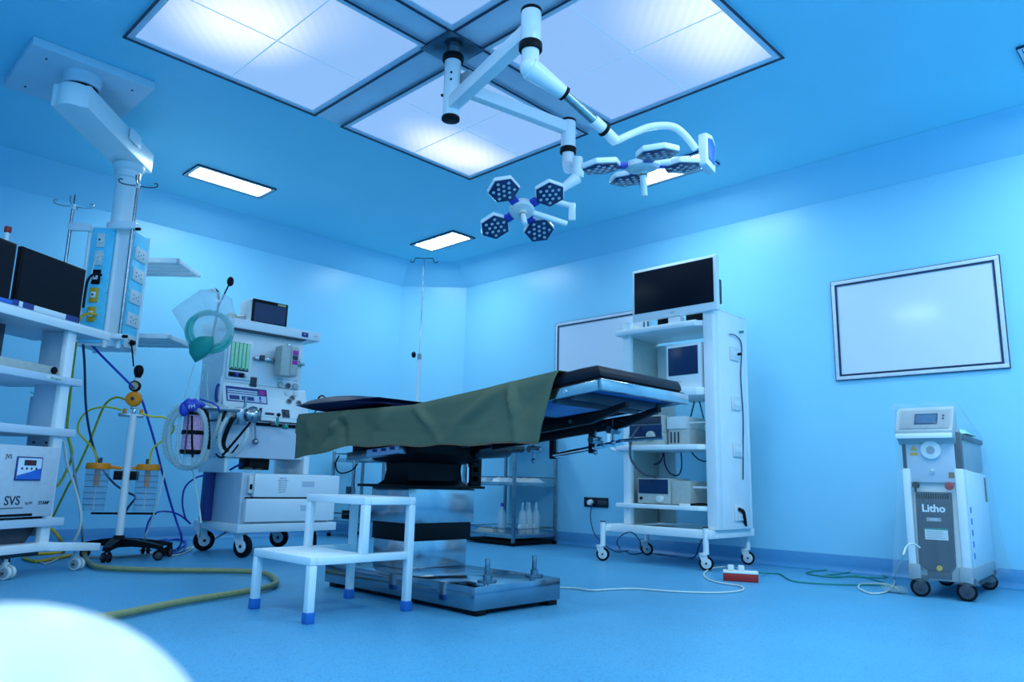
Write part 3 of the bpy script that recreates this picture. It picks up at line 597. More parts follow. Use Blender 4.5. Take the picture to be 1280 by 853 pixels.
# sloped top sections: profile of the top surface along x
def ztop(x):
    pts = [(-3.9, .888), (-2.75, .885), (-2.30, .926), (-1.95, .962), (-1.66, .992)]
    for (a, za), (b2, zb) in zip(pts, pts[1:]):
        if x <= b2: return za+(zb-za)*(x-a)/(b2-a)
    return pts[-1][1]
TY0, TY1 = 2.165, 2.755
def section(xa, xb, nm, last=False):
    za, zb = ztop(xa), ztop(xb); ang = math.atan2(zb-za, xb-xa)
    d = Vector((math.cos(ang), 0, math.sin(ang))); n = Vector((-math.sin(ang), 0, math.cos(ang))); L_ = (xb-xa)/math.cos(ang)
    o_ = Vector((xa, 0, za))
    m = MB()
    if last:
        poly = [(0, -.052), (0, -.001), (L_-.10, .003), (L_-.010, .0), (L_+.004, -.052)]
        m.prism(poly, o_, d, n, (0, 1, 0), TY0+.010, TY1-.010, .019)
    else:
        m.prism([(0, -.052), (0, 0), (L_-.004, 0), (L_-.004, -.052)], o_, d, n, (0, 1, 0), TY0+.012, TY1-.012, .014)
    m.build(nm+'_cushion', 'black_cushion', t)
    m = MB(); m.prism([(0, -.060), (0, -.053), (L_-.002, -.053), (L_-.002, -.060)], o_, d, n, (0, 1, 0), TY0+.004, TY1-.004, .001); m.build('base_board', 'black', t)
    for (ya, yb) in ((TY0, TY0+.016), (TY1-.016, TY1)):
        m = MB(); m.prism([(0, -.100), (0, -.061), (L_-.012, -.061), (L_-.012, -.100)], o_, d, n, (0, 1, 0), ya, yb, .002); m.build('side_rail', 'steel', t)
    if last:
        m = MB(); m.prism([(L_-.008, -.103), (L_-.008, -.061), (L_+.012, -.061), (L_+.012, -.103)], o_, d, n, (0, 1, 0), TY0-.004, TY1+.004, .002); m.build('end_rail', 'steel', t)
        m = MB(); m.prism([(.0, -.075), (.0, -.063), (L_-.01, -.063), (L_-.01, -.075)], o_, d, n, (0, 1, 0), TY0+.017, TY1-.017); m.build('under_panel', mat('blue_laminate', (.06, .22, .55), .25), t)
        for s_ in (.18, .36):
            q = o_+d*(L_-.05-s_*.5); MB().box(q.x-.012, q.x+.012, TY0+.02, TY1-.02, q.z-.112, q.z-.077, .002).build('cross_member', 'dark_grey', t)
        q = o_+d*(L_-.16); MB().cyl((q.x, TY0-.006, q.z-.081), (q.x, TY0+.004, q.z-.081), .008, n=12).build('rail_stop', 'chrome', t)
    return o_, d, n, L_
section(-3.83, -3.42, 'head'); section(-3.415, -2.76, 'back'); section(-2.755, -2.31, 'seat'); sec = section(-2.305, -1.675, 'leg', True)
# linkage under the leg section
o_, d, n, L_ = sec
for (y, ya) in ((2.34, 2.37), (2.56, 2.59)):
    m = MB(); m.prism([(-.35, -.19), (-.35, -.13), (L_-.13, -.14), (L_-.02, -.125), (L_-.02, -.145), (L_-.2, -.185)], o_, d, n, (0, 1, 0), y, ya, .003); lk = m.build('lift_beam', 'black', t)
    for s_ in (.12, .34): 
        q = o_+d*s_-n*.165; MB().cyl((q.x, y-.006, q.z), (q.x, y+.001, q.z), .010, n=12).build('bolt', 'chrome', lk)
for (s_) in (.02, .25):
    q = o_+d*s_; m = MB(); m.box(q.x-.012, q.x+.012, 2.60, 2.625, q.z-.27, q.z-.13, .003); m.build('hanger', 'black', t)
q0, q1 = o_+d*-.02-n*.255, o_+d*.62-n*.262
MB().cyl((q0.x, 2.612, q0.z), (q1.x-.22, 2.612, q1.z), .012, n=16, bev=.002).build('accessory_rod', 'chrome', t)
MB().cyl((q1.x-.25, 2.612, q1.z+.004), (q1.x-.02, 2.60, q1.z+.012), .007, n=12).build('accessory_rod', 'steel_brushed', t)
for (x, z_) in ((-2.36, .70), (-2.0, .735), (-1.905, .775)):
    m = MB(); m.cyl((x, 2.60, z_), (x, 2.53, z_), .016, n=14); m.cyl((x, 2.565, z_-.05), (x, 2.565, z_+.045), .006, n=10); m.sph((x, 2.565, z_-.052), .012, n=10)
    m.cyl((x-.03, 2.565, z_), (x+.03, 2.565, z_), .006, n=10); m.build('clamp_knob', 'steel_brushed', t)

# ---------------------------------------------------------------- pillow and drape
def blob(cx, cy, cz, lx, ly, lz, nx=28, ny=16):
    top, bot = [], []
    for i in range(nx+1):
        u = -1+2*i/nx; rt, rb = [], []
        for j in range(ny+1):
            v = -1+2*j/ny
            e = max(0, 1-abs(u)**2.6)**.6*max(0, 1-abs(v)**5.0)**.42
            x, y = cx+u*lx, cy+v*ly
            wob = .006*mnoise.noise((x*7, y*7, 1.3))
            rt.append((x, y, cz+lz*e+wob*e)); rb.append((x, y, cz-lz*.95*e))
        top.append(rt); bot.append(rb)
    return top, bot
top, bot = blob(-3.39, 2.375, .941, .39, .245, .046)
for r in top:      # wedge: thick at the head end, thin towards the middle
    for j, p in enumerate(r):
        k = (p[0]+3.87)/.80; r[j] = (p[0], p[1], p[2]-max(0, k-.5)*.050)
m = MB(); m.grid(top).grid(bot); bmesh.ops.remove_doubles(m.bm, verts=m.bm.verts, dist=.0008)
tag(m.build('head_pillow', 'navy_cushion'), 'navy blue vinyl head pillow lying on the head end of the green drape', 'pillow')

def zbot(x):
    pts = [(-3.80, .648), (-3.50, .668), (-3.33, .690), (-3.22, .706), (-2.6, .700), (-2.2, .697), (-1.9, .703)]
    for (a, za), (b2, zb) in zip(pts, pts[1:]):
        if x <= b2: return za+(zb-za)*(x-a)/(b2-a)
    return pts[-1][1]
NX, NT, NH = 150, 14, 30
rows = []
for i in range(NX+1):
    u = i/NX; row = []
    xt = -3.78+u*(3.78-1.862)
    yfar = 2.70+.03*math.sin(u*9)
    for j in range(NT):
        v = j/NT; y = yfar+(2.160-yfar)*v
        row.append((xt, y, ztop(xt)+.006+.002*math.sin(xt*11+y*7)+.003*mnoise.noise((xt*5, y*5, 0))))
    for j in range(NH+1):
        v = j/NH
        x = xt + v*(-.085*u**6) + .02*v*(1-u)**6
        z_ = ztop(xt)+.006-(ztop(xt)+.006-zbot(x))*v
        f_ = 0
        for (xc, sl, wd, am) in ((-3.62, .10, .05, .012), (-3.38, -.75, .035, .030), (-3.30, .55, .03, -.018), (-2.98, -.4, .05, .014), (-2.62, 1.0, .035, .016), (-2.35, -1.8, .06, .016), (-2.08, .25, .022, .018), (-2.0, -.8, .04, -.012), (-3.12, .2, .05, -.008)):
            dd = (x-(xc+sl*(v-.5)*.22))/wd
            f_ += 1.5*am*math.exp(-dd*dd)*math.sin(min(1, v*1.6)*math.pi*.85+.1)
        f_ += .010*mnoise.noise((x*3.2, v*1.5, 4))*v + .016*v*v*math.sin(x*5.5+1.2) + .004*mnoise.noise((x*14, v*6, 2))*v
        crn = .012*math.sin(min(1., v*6)*math.pi/2)
        row.append((x, 2.155-crn-f_-.008*v, z_ + (.004*math.sin(x*17) if v > .9 else 0)))
    rows.append(row)
m = MB(); m.grid(rows)
o = m.build('surgical_drape', 'cloth', solid=.003); o.modifiers['thickness'].offset = 0
tag(o, 'dark green surgical drape hanging over the side of the operating table', 'drape')
hem = [(r[-1][0], r[-1][1]-.001, r[-1][2]) for r in rows[::3]]
h = MB().tube(hem, .0018, n=5, smooth=False).build('hem', 'hem', o); h.matrix_parent_inverse.identity(); h.location = (0, 0, 0)
# ---------------------------------------------------------------- twin surgical light on its pivot column
t = thing('surgical_light', 'white twin-arm surgical light with two four-petal lamp heads hanging from the ceiling', 'surgical light', (-2.86, 2.39, 2.42))
CX, CY = -2.845, 2.385
MB().cyl((CX, CY, 2.825), (CX, CY, 2.867), .040, n=24).build('ceiling_tube', 'steel_brushed', t)
MB().cyl((CX, CY, 2.790), (CX, CY, 2.824), .058, n=28, bev=.004).build('collar', 'black', t)
c_ = MB().cyl((CX, CY, 2.465), (CX, CY, 2.789), .045, n=28, bev=.004).build('pivot_column', 'white_gloss', t)
MB().cyl((CX, CY, 2.445), (CX, CY, 2.464), .049, n=28, bev=.004).build('end_cap', 'black', t)
for z_ in (2.66, 2.70): MB().cyl((CX+.030, CY-.034, z_), (CX+.033, CY-.037, z_), .006, n=10).build('screw', 'black', c_)
MB().cyl((CX-.04, CY-.02, 2.60), (CX-.055, CY-.026, 2.60), .008, n=10).build('screw', 'black', c_)
J1 = Vector((-2.085, 2.195, 0)); J2 = Vector((-2.705, 3.195, 0))
dA = (J1-Vector((CX, CY, 0))).normalized()
MB().bar(Vector((CX, CY, 2.535))+dA*.02, Vector((J1.x, J1.y, 2.55))-dA*.02, .062, .075, .006).build('upper_arm', 'white_gloss', t)
dB = (J2-Vector((CX, CY, 0))).normalized()
MB().bar(Vector((CX, CY, 2.655))+dB*.03, Vector((J2.x, J2.y, 2.655))-dB*.02, .055, .07, .006).build('lower_arm', 'white_gloss', t)
MB().box(CX+.02, CX+.10, CY+.03, CY+.09, 2.63, 2.72, .003).build('cable_box', 'grey', t)
MB().cyl((J1.x, J1.y, 2.486), (J1.x, J1.y, 2.637), .046, n=28, bev=.003).build('joint', 'white_gloss', t)
MB().cyl((J1.x, J1.y, 2.638), (J1.x, J1.y, 2.652), .048, n=28, bev=.003).build('joint_cap', 'black', t)
MB().cyl((J1.x, J1.y, 2.445), (J1.x, J1.y, 2.485), .053, n=28, bev=.006).build('joint_ring', 'black', t)
MB().cyl((J2.x, J2.y, 2.531), (J2.x, J2.y, 2.698), .044, n=28, bev=.003).build('joint', 'white_gloss', t)
MB().cyl((J2.x, J2.y, 2.699), (J2.x, J2.y, 2.712), .046, n=28, bev=.003).build('joint_cap', 'black', t)
MB().cyl((J2.x, J2.y, 2.495), (J2.x, J2.y, 2.530), .050, n=28, bev=.006).build('joint_ring', 'black', t)
YK = [Vector(p) for p in ((-1.913, 2.747, 2.203), (-1.855, 2.809, 2.239), (-1.791, 2.884, 2.246), (-1.759, 2.938, 2.215), (-1.735, 3.005, 2.155), (0, 0, 0), (-1.763, 2.992, 2.103))]
EL = [Vector(p) for p in ((-2.60, 3.158, 2.43), (-2.612, 3.173, 2.309), (-2.682, 3.098, 2.226), (-2.736, 2.994, 2.149), (-2.69, 3.075, 2.150), (-2.642, 3.161, 2.136), (-2.677, 3.154, 2.034), (-2.65, 3.171, 2.060), (-2.80, 2.935, 2.085))]
# right-hand spring arm (J1 -> upper lamp head)
A0 = Vector((-2.075, 2.175, 2.345)); S1 = Vector((-2.021, 2.348, 2.284)); S2 = Vector((-1.977, 2.605, 2.179)); S3 = Vector((-1.970, 2.677, 2.150))
A0 = Vector((-2.073, 2.178, 2.352))
MB().tube([(J1.x, J1.y, 2.447), (J1.x, J1.y, 2.40), (J1.x+.003, J1.y-.004, 2.37), A0], .040, n=20).sph(A0, .044, n=18).build('elbow', 'white_gloss', t)
MB().cyl(A0, S1, .050, .032, n=22, bev=.004).build('spring_housing', 'white_gloss', t)
MB().cyl(S1, S1+(S2-S1)*.04, .034, n=20).build('ring', 'black', t)
MB().cyl(S1+(S2-S1)*.04, S1+(S2-S1)*.76, .021, n=18).build('spring_rod', mat('teal_steel', (.30, .45, .48), .25, .8), t)
MB().cyl(S1+(S2-S1)*.70, S1+(S2-S1)*.94, .027, n=18, bev=.003).build('sleeve', 'white_gloss', t)
MB().cyl(S1+(S2-S1)*.94, S1+(S2-S1)*1.0, .033, n=18, bev=.003).build('ring', 'black', t)
MB().cyl(S2, S3, .026, n=18, bev=.003).build('knuckle', 'white_gloss', t)
MB().tube([S3, S3+Vector((.02, .012, .012)), YK[0], YK[1], YK[2], YK[3], YK[4]], .0175, n=16).build('yoke_tube', 'white_gloss', t)
# control bracket
rgt = Vector((.713, .70, 0)); fwd = Vector((-.70, .713, 0)); upv = Vector((0, 0, 1))
bc = Vector((-1.700, 3.043, 2.148)); nn = (rgt*.75 - fwd*.66).normalized(); tt = upv.cross(nn).normalized()
m = MB(); m.prism([(-.045, -.085), (.050, -.105), (.060, .045), (.025, .085), (-.045, .075)], bc, tt, upv, nn, -.022, .022, .008); br = m.build('control_bracket', 'white_gloss', t)
m = MB(); m.prism([(-.028, -.055), (.036, -.07), (.044, .03), (.015, .058), (-.028, .05)], bc, tt, upv, nn, .0225, .026, .002); m.build('control_window', 'pic_blue', br)
def petal(root, c, u, v, n, size=.092, rot=0.):
    """hexagonal lamp petal: dark lens face along +n, white shell behind"""
    hexp = lambda k, s: [(s*math.cos(R_(60*i+30)+rot), s*math.sin(R_(60*i+30)+rot)) for i in range(6)]
    m = MB(); m.prism(hexp(0, size), c, u, v, n, -.030, -.001, .008); pt = m.build('petal', 'white_gloss', root)
    m = MB(); m.prism(hexp(0, size*.93), c, u, v, n, -.0008, .004, .0015); m.build('lens_plate', mat_lens, pt)
    m = MB()
    pts = [(0, 0)]+[(math.cos(R_(60*i)+rot), math.sin(R_(60*i)+rot)) for i in range(6)]+[(1.75*math.cos(R_(60*i+30)+rot), 1.75*math.sin(R_(60*i+30)+rot)) for i in range(6)]
    for (a, b_) in pts:
        q = c+u*a*size*.36+v*b_*size*.36
        m.cyl(q+n*.004, q+n*.0065, .0095, .0085, n=12)
    o_ = m.build('led_lenses', mat_led, pt); o_['kind'] = 'stuff'
    return pt
mat_lens = mat('navy_lens_plate', (.015, .04, .12), .15, spec=.6)
mat_led = mat('led_lens', (.55, .66, .75), .15, .3)
def lamp_head(root, c, n, spin, rad, size, hub=.062, handle=.10, skip=None, tilt=R_(10), cap=True):
    n = n.normalized(); u = n.orthogonal().normalized(); v = n.cross(u)
    MB().lathe([(hub*.7, -.035), (hub, -.028), (hub, -.004), (hub*.85, .008), (hub*.3, .012)], c, n, n=32).build('hub', 'offwhite' , root)
    MB().cyl(c+n*.012, c+n*(.012+handle), .017, .0155, n=20, bev=.003).build('handle', 'white_gloss', root)
    MB().cyl(c+n*.012, c+n*.030, .024, n=20, bev=.003).build('handle_collar', 'offwhite', root)
    MB().cyl(c+n*.031, c+n*.036, .0185, n=20).build('handle_ring', mat('rust_ring', (.35, .12, .05), .5), root)
    for a in spin:
        d = u*math.cos(a)+v*math.sin(a); s_ = n.cross(d)
        MB().bar(c+d*hub*.9-n*.014, c+d*(rad-size*.80)-n*.014, .05, .024, .005, up=n).build('petal_joint', 'royal', root)
        pn = (n*math.cos(tilt)-d*math.sin(tilt)).normalized(); pd = s_.cross(pn)*-1
        pd = pd if pd.dot(d) > 0 else -pd
        petal(root, c+d*rad+n*.0, pd, s_, pn, size, rot=R_(30))
# angles of the petals are measured in the lamp's own plane
def angles(c, n, targets):
    n = n.normalized(); u = n.orthogonal().normalized(); v = n.cross(u)
    return [math.atan2((Vector(p)-c).dot(v), (Vector(p)-c).dot(u)) for p in targets]
# left lamp head, turned towards the room
h1c = Vector((-2.801, 2.908, 2.072)); n1 = Vector((.453, -.253, -.855))
lamp_head(t, h1c, n1, angles(h1c, n1, [(-2.777, 2.733, 2.137), (-2.966, 2.857, 1.999), (-2.826, 3.082, 2.008), (-2.636, 2.958, 2.145)]), .187, .094, hub=.072, tilt=R_(3))
MB().tube([(-2.705, 3.195, 2.50), (-2.70, 3.19, 2.45), (-2.69, 3.18, 2.41), (-2.67, 3.165, 2.38)], .036, n=18).build('elbow', 'white_gloss', t)
MB().cyl(EL[0], EL[1], .030, .036, n=18, bev=.008).cyl(EL[1], EL[2], .036, .022, n=18, bev=.004).build('spring_housing', 'white_gloss', t)
MB().cyl(EL[2], EL[3], .016, n=16).build('spring_rod', 'steel', t)
MB().tube([EL[3], EL[4], EL[5]], .017, n=14).build('yoke_tube', 'white_gloss', t)
MB().bar(EL[5]+Vector((0, 0, .02)), EL[7]-Vector((0, 0, .01)), .042, .042, .010).build('yoke_joint', 'white_gloss', t)
MB().tube([EL[6], (EL[6]+EL[8])*.5, EL[8]], .018, n=14).build('yoke_tube', 'white_gloss', t)
# right lamp head, facing the floor
h2c = Vector((-1.933, 2.841, 2.058)); n2 = Vector((-.025, .145, -.989))
lamp_head(t, h2c, n2, angles(h2c, n2, [(-1.767, 2.72, 2.03), (-2.055, 2.676, 2.03), (-2.098, 2.962, 2.07), (-1.81, 3.006, 2.07)]), .206, .103, hub=.085, tilt=R_(2), handle=.125)
MB().cyl((-1.90, 2.87, 2.085), YK[6], .021, n=14, bev=.003).build('yoke_tube', 'white_gloss', t)

# ---------------------------------------------------------------- ceiling pendant
t = thing('ceiling_pendant', 'ceiling pendant arm with square plate, column and socket tower at the left', 'pendant', (-5.2, 1.545, 1.33), R_(44.2))
PX, PY = -5.20, 1.545
p_ = MB().box(-5.15, -4.49, .775, 1.42, 2.838, 2.889, .003).build('ceiling_plate', 'lilac', t)
for (x, y) in ((-5.05, .87), (-4.6, .87), (-5.05, 1.33), (-4.6, 1.33)): MB().cyl((x, y, 2.838), (x, y, 2.834), .007, n=10).build('bolt', 'dark_grey', p_)
MB().cyl((-4.66, 1.075, 2.736), (-4.66, 1.075, 2.762), .088, n=28).build('pivot_ring', 'black', t); MB().cyl((-4.66, 1.075, 2.763), (-4.66, 1.075, 2.837), .10, n=28).build('pivot', 'lilac', t)
ad = (Vector((PX, PY, 0))-Vector((-4.66, 1.075, 0))).normalized(); as_ = Vector((-ad.y, ad.x, 0))
L_ = (Vector((PX, PY, 0))-Vector((-4.66, 1.075, 0))).length
arc = [(-.13*math.cos(R_(a)), .105*math.sin(R_(a))) for a in range(-60, 61, 15)]
poly = [(-.10, -.105), (L_+.12, -.105), (L_+.12, .105), (-.10, .105)]+[(p[0]-.01, p[1]) for p in arc[::-1]][1:-1]
m = MB(); m.prism(poly, (-4.66, 1.075, 0), ad, as_, (0, 0, 1), 2.595, 2.735, .010); m.build('arm', 'white', t)
MB().box(-.30, -.14, -.123, -.113, 2.66, 2.735, .002, mx=Matrix.Translation((PX, PY, 0)) @ Matrix((ad, as_, upv)).transposed().to_4x4()).build('arm_cover', 'white', t)
MB().lathe([(.098, 2.594), (.098, 2.575), (.088, 2.55), (.080, 2.545), (.080, 2.50), (.070, 2.495)], (PX, PY, 0), n=32).build('column_collar', 'white', t)
MB().cyl((PX, PY, 2.08), (PX, PY, 2.50), .068, n=32).build('column', 'white_gloss', t)
MB().cyl((PX, PY, 2.10), (PX, PY, 2.17), .088, n=32, bev=.004).build('column_base', 'white_gloss', t)
# socket tower in the pendant's own frame (x right, y back)
LOFF = Vector((0, 0, -1.33))
HW, HD, zb, zt = .145, .13, 1.33, 2.115
m = MB(); m.box(-HW+.01, HW-.01, -HD+.01, HD-.01, zb, zt, .004); m.build('tower', 'white', t, local=True)
for (x, y) in ((-HW+.017, -HD+.012), (-HW+.1975, -HD+.012), (HW-.012, -HD+.02), (HW-.012, HD-.02), (-HW+.012, HD-.02)):
    MB().cyl((x, y, zb-.01), (x, y, zt+.004), .0145, n=14).build('corner_profile', 'white_gloss', t, local=True)
f1 = MB().box(-HW+.035, -HW+.182, -HD-.001, -HD+.008, zb+.02, zt-.01, .002).build('front_panel', 'cyan_panel', t, local=True)
for z_ in (zb+.05, (zb+zt)/2-.05, zt-.03):
    for x in (-HW+.042, -HW+.175): MB().cyl((x, -HD-.003, z_), (x, -HD+.002, z_), .003, n=8).build('screw', 'dark_grey', f1, local=True)
for k, (z_, mt) in enumerate(((2.02, 'offwhite'), (1.90, 'offwhite'), (1.775, 'black'), (1.655, 'yellow'), (1.53, 'yellow'))):
    xx = -HW+.100
    s_ = MB().box(xx-.027, xx+.027, -HD-.012, -HD-.0012, z_-.048, z_+.048, .003).build('gas_outlet', mt, t, local=True)
    MB().box(xx-.016, xx+.016, -HD-.020, -HD-.012, z_-.020, z_+.020, .004).build('outlet_face', 'white', s_, local=True)
    MB().cyl((xx, -HD-.023, z_), (xx, -HD-.019, z_), .007, n=12).build('outlet_port', 'dark_grey', s_, local=True)
f2 = MB().box(HW-.008, HW+.001, -HD+.045, HD-.045, zb+.02, zt-.01, .002).build('side_panel', 'cyan_panel', t, local=True)
for z_ in (1.965, 1.825, 1.675, 1.525, 1.38):
    s_ = MB().box(HW+.0015, HW+.011, -.072, .072, z_-.044, z_+.044, .003).build('socket', 'offwhite', t, local=True)
    for (a, b_) in ((-.03, .012), (.03, .012), (-.03, -.014), (.03, -.014), (0, 0)): MB().cyl((HW+.0105, a, z_+b_), (HW+.0118, a, z_+b_), .005, n=8).build('socket_hole', 'dark_grey', s_, local=True)
m = MB().cyl((HW+.012, 0, 1.375), (HW+.040, 0, 1.375), .020, .014, n=14, bev=.003).build('plug', 'black', t, local=True)
for (px, py, top_, name_) in ((HW+.03, -HD-.05, 2.44, 'a'), (-HW-.10, -HD-.02, 2.30, 'b')):
    pl = MB().cyl((px, py, (1.40 if name_ == 'a' else 1.5)), (px, py, top_-.06), .010, n=14).build('drip_pole', 'pole_steel', t, local=True)
    MB().cyl((px, py, top_-.08), (px, py, top_-.045), .014, n=14, bev=.003).build('pole_clamp', 'white', pl, local=True)
    MB().cyl((px, py, top_-.06), (px, py, top_+.02), .004, n=8).build('pole_tip', 'dark_grey', pl, local=True)
    for an in (0, 90, 180, 270):
        dx, dy = math.cos(R_(an+20)), math.sin(R_(an+20)); r0 = .10
        MB().tube([(px, py, top_-.06), (px+dx*r0*.6, py+dy*r0*.6, top_-.062), (px+dx*r0, py+dy*r0, top_-.055), (px+dx*(r0+.014), py+dy*(r0+.014), top_-.042), (px+dx*(r0+.008), py+dy*(r0+.008), top_-.028), (px+dx*(r0-.008), py+dy*(r0-.008), top_-.032)], .004, n=6).build('hook', 'dark_grey' if name_ == 'a' else 'steel_brushed', pl, local=True)
MB().box(-HW-.115, -HW+.03, -HD-.032, -HD-.004, 2.075, 2.125, .005).build('pole_bracket', 'white_gloss', t, local=True)
MB().box(HW-.09, HW+.045, -HD-.065, -HD-.002, 2.085, 2.135, .006).build('pole_bracket', 'white_gloss', t, local=True)
MB().box(HW-.03, HW+.045, -HD-.065, -HD-.002, 1.365, 1.40, .006).build('pole_bracket', 'white_gloss', t, local=True)
MB().cyl((HW+.045, -HD-.04, 2.09), (HW+.075, -HD-.04, 2.09), .010, n=12).build('clamp_knob', 'black', t, local=True)
MB().cyl((HW+.045, -HD-.04, 1.385), (HW+.075, -HD-.04, 1.385), .010, n=12).build('clamp_knob', 'black', t, local=True)
for z_ in (1.995, 1.455):
    m = MB(); y0_, y1_, xl_, xr_ = .26, .64, -.14, .285
    m.box(xl_, xr_, y0_, y0_+.02, z_, z_+.035, .003).box(xl_, xr_, y1_-.02, y1_, z_, z_+.02, .003).box(xl_, xl_+.02, y0_, y1_, z_, z_+.03, .003).box(xr_-.02, xr_, y0_, y1_, z_, z_+.03, .003).box(xl_+.01, xr_-.01, y0_+.01, y1_-.01, z_+.012, z_+.018)
    sh = m.build('shelf', 'white', t, local=True)
    for k in range(3):
        yy = .34+k*.09; MB().box(xl_+.02, xr_-.02, yy, yy+.02, z_+.004, z_+.012).build('shelf_rib', 'white', sh, local=True)
    MB().box(-.03, .03, HD-.01, y0_+.01, z_+.002, z_+.03, .003).build('shelf_bracket', 'white', t, local=True)

LOFF = Vector((0, 0, 0))
# ---------------------------------------------------------------- monitor trolley at the left edge (own frame: x along its front, y back)
TR = thing('monitor_trolley', 'white equipment trolley with shelves at the left edge of the photo', 'trolley', (-4.787, 1.395, 0), math.atan2(.834, -.551))
# local x = along front to the right/back (s), local y = away from the viewer
t = TR
def lb(name, x0, x1, y0, y1, z0, z1, m_, bev=.003, parent=None): return MB().box(x0, x1, y0, y1, z0, z1, bev).build(name, m_, parent or t, local=True)
lb('top_shelf', -1.02, .03, -.03, .50, 1.325, 1.372, 'lilac', .008)
lb('shelf_front', -1.02, .03, -.032, -.02, 1.318, 1.366, 'white', .004)
lb('shelf', -.95, -.14, -.03, .46, 1.020, 1.060, 'lilac', .004)
lb('shelf', -.95, -.14, -.03, .46, .735, .778, 'lilac', .004)
lb('shelf', -.95, -.14, -.03, .46, .256, .298, 'lilac', .004)
lb('side_panel', -.228, -.200, .031, .20, .20, 1.324, 'lilac', .003)
lb('front_post', -.262, -.200, -.004, .03, .165, 1.324, 'white', .004)
lb('side_panel', -.93, -.90, .02, .40, .20, 1.324, 'lilac', .003)
lb('front_post', -.93, -.88, -.004, .03, .165, 1.324, 'white', .004)
for z_ in (.72,):
    for y in (.07, .15): MB().cyl((-.236, y, z_-.02), (-.228, y, z_-.02), .006, n=10).build('screw', 'dark_grey', t, local=True)
lb('base_bar', -.95, -.20, -.03, .05, .128, .172, 'white', .005)
m = MB(); m.prism([(-.24, .128), (.13, .100), (.135, .142), (-.24, .172)], (0, -.055, 0), (1, 0, 0), (0, 0, 1), (0, 1, 0), 0, .085, .004); m.build('base_foot', 'white', t, local=True)
lb('base_plate', -.90, -.20, .05, .45, .10, .125, 'dark_grey', .003)
m = MB(); m.prism([(-.62, .172), (-.30, .172), (-.24, .256), (-.50, .256)], (0, 0, 0), (1, 0, 0), (0, 0, 1), (0, 1, 0), .05, .40, .004); m.build('pedal_box', 'dark_grey', t, local=True)
for (x, y) in ((.03, .0), (-.42, .02), (-.05, .42), (-.85, .02), (-.60, .42)):
    castor(t, x, y, .034, .10, R_(100), .020, 'offwhite', 'offwhite' if y < .1 else 'black', 'grey', local=True, twin=True)
# things standing on the trolley
def on_trolley(name, label, cat, x, y, z, group=None):
    p = Matrix.Translation(t.location) @ t.rotation_euler.to_matrix().to_4x4() @ Vector((x, y, z))
    return thing(name, label, cat, p, TR.rotation_euler.z, group)
for (xc, lb_, wd_) in ((-.352, 'black flat monitor on top of the left trolley, nearest the pendant', .46), (-.842, 'black flat monitor cut by the left edge of the photo', .46)):
    mo = on_trolley('monitor', lb_, 'monitor', xc, .075, 1.3725, 'monitors on the left trolley')
    MB().box(-wd_/2, wd_/2, -.015, .015, .022, .345, .006).build('casing', 'black', mo, local=True)
    MB().box(-wd_/2+.012, wd_/2-.012, -.0175, -.0155, .042, .333).build('screen', 'screen', mo, local=True)
    MB().box(-.11, .11, -.05, .09, 0, .012, .004).build('stand_foot', 'black', mo, local=True)
    MB().box(-.03, .03, .016, .045, .012, .12, .004).build('stand_neck', 'black', mo, local=True)
k = on_trolley('strip_box', 'long flat white box with navy end labels lying in front of the black monitor', 'box', -.43, -.005, 1.3725)
MB().box(-.24, .20, -.02, .02, 0, .030, .002).build('body', 'white', k, local=True)
for (a, b_) in ((-.242, -.205), (-.18, -.11), (.11, .202)): MB().box(a, b_, -.0215, .0205, .001, .031).build('label', 'navy_label', k, local=True)
k = on_trolley('strip_box', 'small blue packet on the trolley top at the left edge of the photo', 'box', -.74, -.005, 1.3725)
MB().box(-.09, .07, -.02, .03, 0, .022, .002).build('body', 'pic_blue', k, local=True)
k = on_trolley('status_lamp', 'white stick lamp with red tip behind the left monitors', 'lamp', -.38, .38, 1.3725)
MB().cyl((0, 0, 0), (0, 0, .50), .012, n=14).build('stem', 'white', k, local=True)
MB().cyl((0, 0, .501), (0, 0, .535), .018, n=14, bev=.003).build('tip', 'red', k, local=True)
k = on_trolley('flat_tray', 'flat grey-green tray with a black knob on the upper shelf of the left trolley', 'tray', -.55, .10, 1.0605)
MB().box(-.35, .245, -.09, .25, 0, .050, .006).build('body', 'beige_grey', k, local=True)
MB().cyl((.235, -.10, .028), (.235, -.075, .028), .020, n=16, bev=.003).build('knob', 'black', k, local=True)
k = on_trolley('video_unit', 'dark grey equipment box with a black stand in front, under the trolley top', 'equipment', -.70, .26, 1.111)
MB().box(-.22, .20, -.09, .14, 0, .20, .005).build('body', 'dark_grey', k, local=True)
MB().box(.0, .16, -.12, -.10, .0, .012, .002).build('stand_foot', 'black', k, local=True)
MB().cyl((.08, -.11, .012), (.09, -.11, .20), .008, n=10).build('stand_rod', 'black', k, local=True)
lbp = lb('name_plate', -.40, -.28, -.033, -.0305, 1.030, 1.050, 'offwhite', .0005)
text('Allengers', .020, (-.34, -.0335, 1.040), (1, 0, 0), (0, 0, 1), 'teal', t, local=True, depth=.0004)
k = on_trolley('stabiliser', 'grey stabiliser box with small blue display on the low shelf of the left trolley', 'equipment', -.60, .0, .2985)
kb = MB().box(-.38, .352, -.04, .33, .012, .375, .006).build('body', mat('pale_grey_box', (.60, .64, .70), .4), k, local=True)
for x in (-.3, .3): MB().box(x-.03, x+.03, 0, .3, 0, .012).build('foot', 'black', k, local=True)
MB().box(-.20, .22, -.043, -.0405, .018, .030).build('vent', 'black', k, local=True)
d_ = MB().box(.075, .240, -.046, -.0405, .197, .318, .002).build('display', 'navy_label', k, local=True)
MB().box(.083, .232, -.0475, -.0462, .204, .311).build('display_face', 'lightblue_print', d_, local=True)
